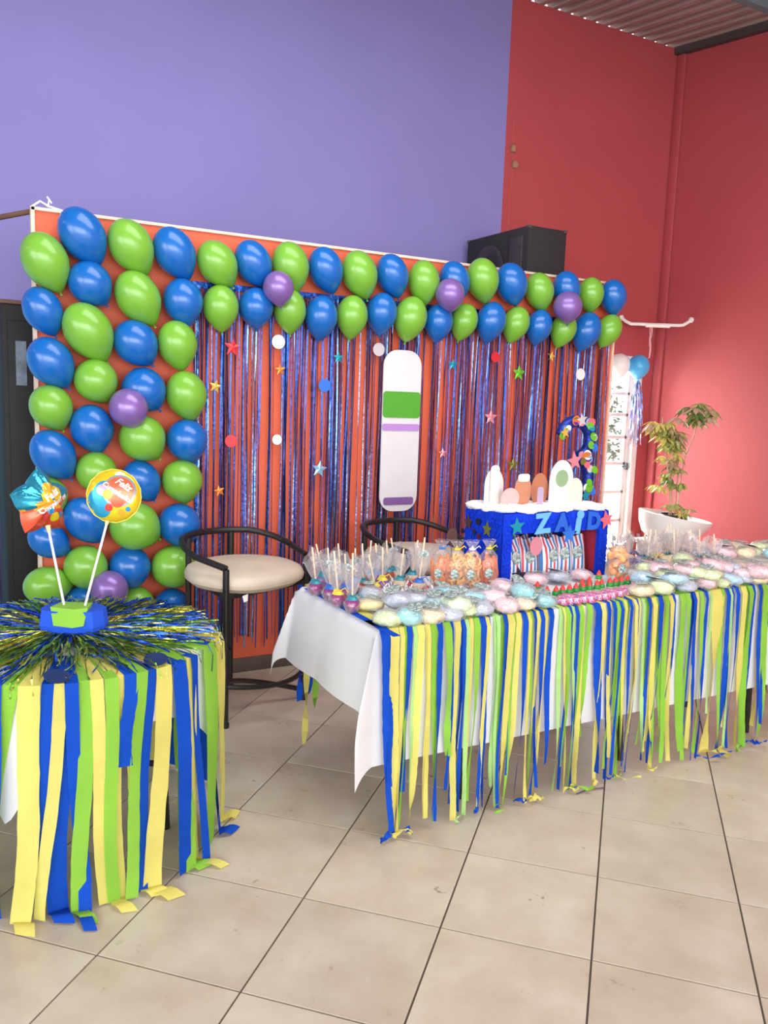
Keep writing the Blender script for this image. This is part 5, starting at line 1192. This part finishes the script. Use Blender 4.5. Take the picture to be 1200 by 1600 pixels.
# ------------------------------------------------------------------ bottles and sachets
BG = mat('green_plastic', '2f9a48', .3, spec=.5); BR_ = mat('red_cap_plastic', 'e0453f', .35); BL = mat('pale_label', 'cfe0b8', .5, var=.2, vscale=70)
b = MB(); b.lathe([(.001, 0), (.015, .001), (.017, .006), (.017, .03), (.016, .036), (.0165, .042), (.012, .05), (.011, .054)], 16); BODY = b.mesh('body', BG)
b = MB(); b.lathe([(.012, .052), (.0125, .056), (.009, .066), (.006, .076), (.003, .083), (.001, .084)], 14); CAPM = b.mesh('cap', BR_)
b = MB(); b.lathe([(.0173, .012), (.0175, .013), (.0175, .025), (.0173, .026)], 16); LBM = b.mesh('label_band', BL)
xsb = sorted(p[1] for p in BOTTLES)
for p in BOTTLES:
    o = thing('sauce_bottle', (p[1], p[2], TZ + .008), 'green bottle with pointed red cap, %s from left before the blue box' % ORD[xsb.index(p[1])], 'bottle', 'green bottles with red caps')
    o.scale = (.92, .92, .68); link('body', BODY, o); link('cap', CAPM, o); link('label_band', LBM, o)
b = MB(); b.add([(-.024, -.016, .0), (.024, -.016, .0), (.024, .016, .0), (-.024, .016, .0), (-.022, .004, .034), (.022, .004, .034), (0, -.019, .014), (0, .017, .016)],
                [(0, 1, 6), (0, 6, 4), (6, 5, 4), (6, 1, 5), (3, 4, 7), (7, 4, 5), (2, 7, 5), (2, 3, 7), (0, 4, 3), (1, 2, 5), (0, 3, 2, 1)]); SAM = b.mesh('pouch', M['sachetprint'], smooth=False)
b = MB(); b.add([(-.022, .003, .033), (.022, .003, .033), (.022, .006, .040), (-.022, .006, .040)], [(0, 1, 2, 3)]); SEAL = b.mesh('seal', mat('pink_sachet_seal', 'b0607e', .4, var=.4, vscale=90), smooth=False)
for i, p in enumerate(SACHETS):
    o = thing('candy_sachet', (p[1], p[2] + .015, TZ + .008), 'small pink and blue printed sachet, %s from the left in the row before the bottles' % ORD[i], 'sachet', 'printed sachets', (-1.25, -.85, -1.5, -1.05)[i % 4]); o.rotation_euler[0] = (-.3, -.05, -.45)[i % 3]
    link('pouch', SAM, o); link('seal', SEAL, o)
b = MB(); b.prism(star(5, .04, .018), .002, Matrix.Translation((2.08, 2.60, .835)) @ Matrix.Rotation(1.15, 4, 'X')); b.tube([(2.08, 2.60, .835), (2.085, 2.62, .79)], .0012, 4)
o = b.build('confetti_star', M['foil_dark'], smooth=False); tag(o, 'dark blue foil star lying on the pastel bags in front of the snack bags', 'star')

# ------------------------------------------------------------------ potted plant on a white pedestal
PC = Vector((4.90, 4.35, 0))
t = thing('pedestal', PC, 'plain white pedestal block under the bowl planter by the red wall', 'pedestal')
c = MB(); c.box((0, 0, .26), (.35, .35, .5), ch=.008); c.build('block', M['white'], t)
c = MB(); c.box((0, 0, .525), (.39, .39, .03), ch=.006); c.build('cap', M['white'], t)
t = thing('bowl_planter', PC + Vector((0, 0, .541)), 'white tilted bowl planter with a tall thin leafy plant in front of the red wall', 'planter')
til = Matrix.Translation((0, 0, .0)) @ Matrix.Rotation(radians(8), 4, VD)
c = MB(); RB = .27
pr = [(.001, .0), (.12, .0), (.16, .015), (.215, .06), (.248, .115), (.265, .165), (RB, .185), (RB - .008, .192), (.25, .175), (.22, .14), (.15, .105), (.001, .1)]
c.lathe(pr, 48, None); c.v = [tuple(Vector(p) if p[2] < .05 else Vector((0, 0, .05)) + (Matrix.Rotation(radians(9) * min(1, (p[2] - .05) / .1), 3, VD) @ (Vector(p) - Vector((0, 0, .05))))) for p in c.v]
c.build('bowl', M['whiteplain'], t)
c = MB(); c.lathe([(.001, .1), (.105, .1), (.11, .15), (.1, .19), (.088, .2), (.08, .175), (.001, .172)], 20, None, lambda a, z: 1 + .05 * sin(5 * a) * (z > .15)); c.build('nursery_bag', mat('black_grow_bag', '2c2b30', .4, bump=.5, bscale=40), t)
SM = mat('pale_brown_stem', 'b89a80', .7, var=.15, vscale=40)
stems = [[(-.03, .18), (-.05, .45), (-.10, .70), (-.13, .84), (-.14, .92)], [(-.01, .18), (-.03, .42), (-.06, .70), (-.06, .88)], [(.015, .18), (.015, .5), (.0, .68), (-.02, .76)], [(.04, .18), (.045, .5), (.06, .62), (.12, .80), (.14, .96)]]
for k, s in enumerate(stems):
    MB().tube([VR * a + UP * b_ + VD * (.01 * (k - 1.5)) for a, b_ in s], [.006, .0055, .005, .0045, .004][:len(s)], 7).build('stem', SM, t)
LM = [mat('olive_leaf', 'a0aa5c', .5, var=.25, vscale=30), mat('yellow_green_leaf', 'd0c46a', .5, var=.2, vscale=30), mat('overexposed_pinkish_leaf', 'c0a688', .5, var=.2, vscale=30), mat('dark_green_leaf', '64843e', .5, var=.2, vscale=30)]  # the pinkish tan leaves carry overexposed glare in their colour
R11 = random.Random(44)
def leaflet_cluster(center, size, m, droop):
    b = MB(); ax0 = R11.uniform(0, 6)
    for k in range(7):
        a = ax0 + 2 * pi * k / 7; d = Vector((cos(a), sin(a), -droop + R11.uniform(-.2, .2))).normalized(); s = d.cross(UP).normalized(); L = size * R11.uniform(.8, 1.15); n_ = s.cross(d)
        pts = [(0, .06), (.3, .55), (.6, .7), (.85, .4), (1, .02)]
        vs = []
        for u, wv in pts:
            p = center + d * (L * (.12 + u)) - UP * (L * .35 * u * u); vs += [p - s * wv * L * .3 + n_ * .004, p, p + s * wv * L * .3 + n_ * .004]
        fs = []
        for q in range(4):
            for e in (0, 1): fs.append((q * 3 + e, q * 3 + e + 1, q * 3 + e + 4, q * 3 + e + 3))
        b.add(vs, fs)
    b.build('leaf_cluster', m, t)
for (cu, cv, ru, rv, n_, mats_, sz) in ((-.11, .84, .12, .11, 24, (1, 1, 0, 0, 2), .085), (-.06, .70, .09, .10, 12, (1, 0, 2), .075), (-.02, .58, .06, .06, 6, (0, 2, 3), .065), (-.06, .44, .09, .06, 10, (3, 0, 1), .065), (.13, .97, .10, .07, 18, (0, 2, 2, 3), .08), (.03, .25, .09, .06, 8, (0, 1), .055)):
    for k in range(n_):
        a = R11.uniform(0, 2 * pi); r_ = sqrt(R11.random())
        leaflet_cluster(VR * (cu + ru * r_ * cos(a)) + UP * (cv + rv * r_ * sin(a)) + VD * R11.uniform(-.07, .07), sz * R11.uniform(.8, 1.1), LM[R11.choice(mats_)], R11.uniform(.1, .7))

# ------------------------------------------------------------------ scraps on the floor
b = MB(); b.ribbon([Vector((2.20, 2.318, .004)), Vector((2.26, 2.322, .008)), Vector((2.34, 2.312, .004))], [Vector((0, 1, .2))] * 3, [.006, .008, .006]); o = b.build('straw', mat('grey_purple_straw', '5a5264', .5), smooth=False)
tag(o, 'thin dark scrap of ribbon lying on the floor tiles before the sweets table', 'ribbon')
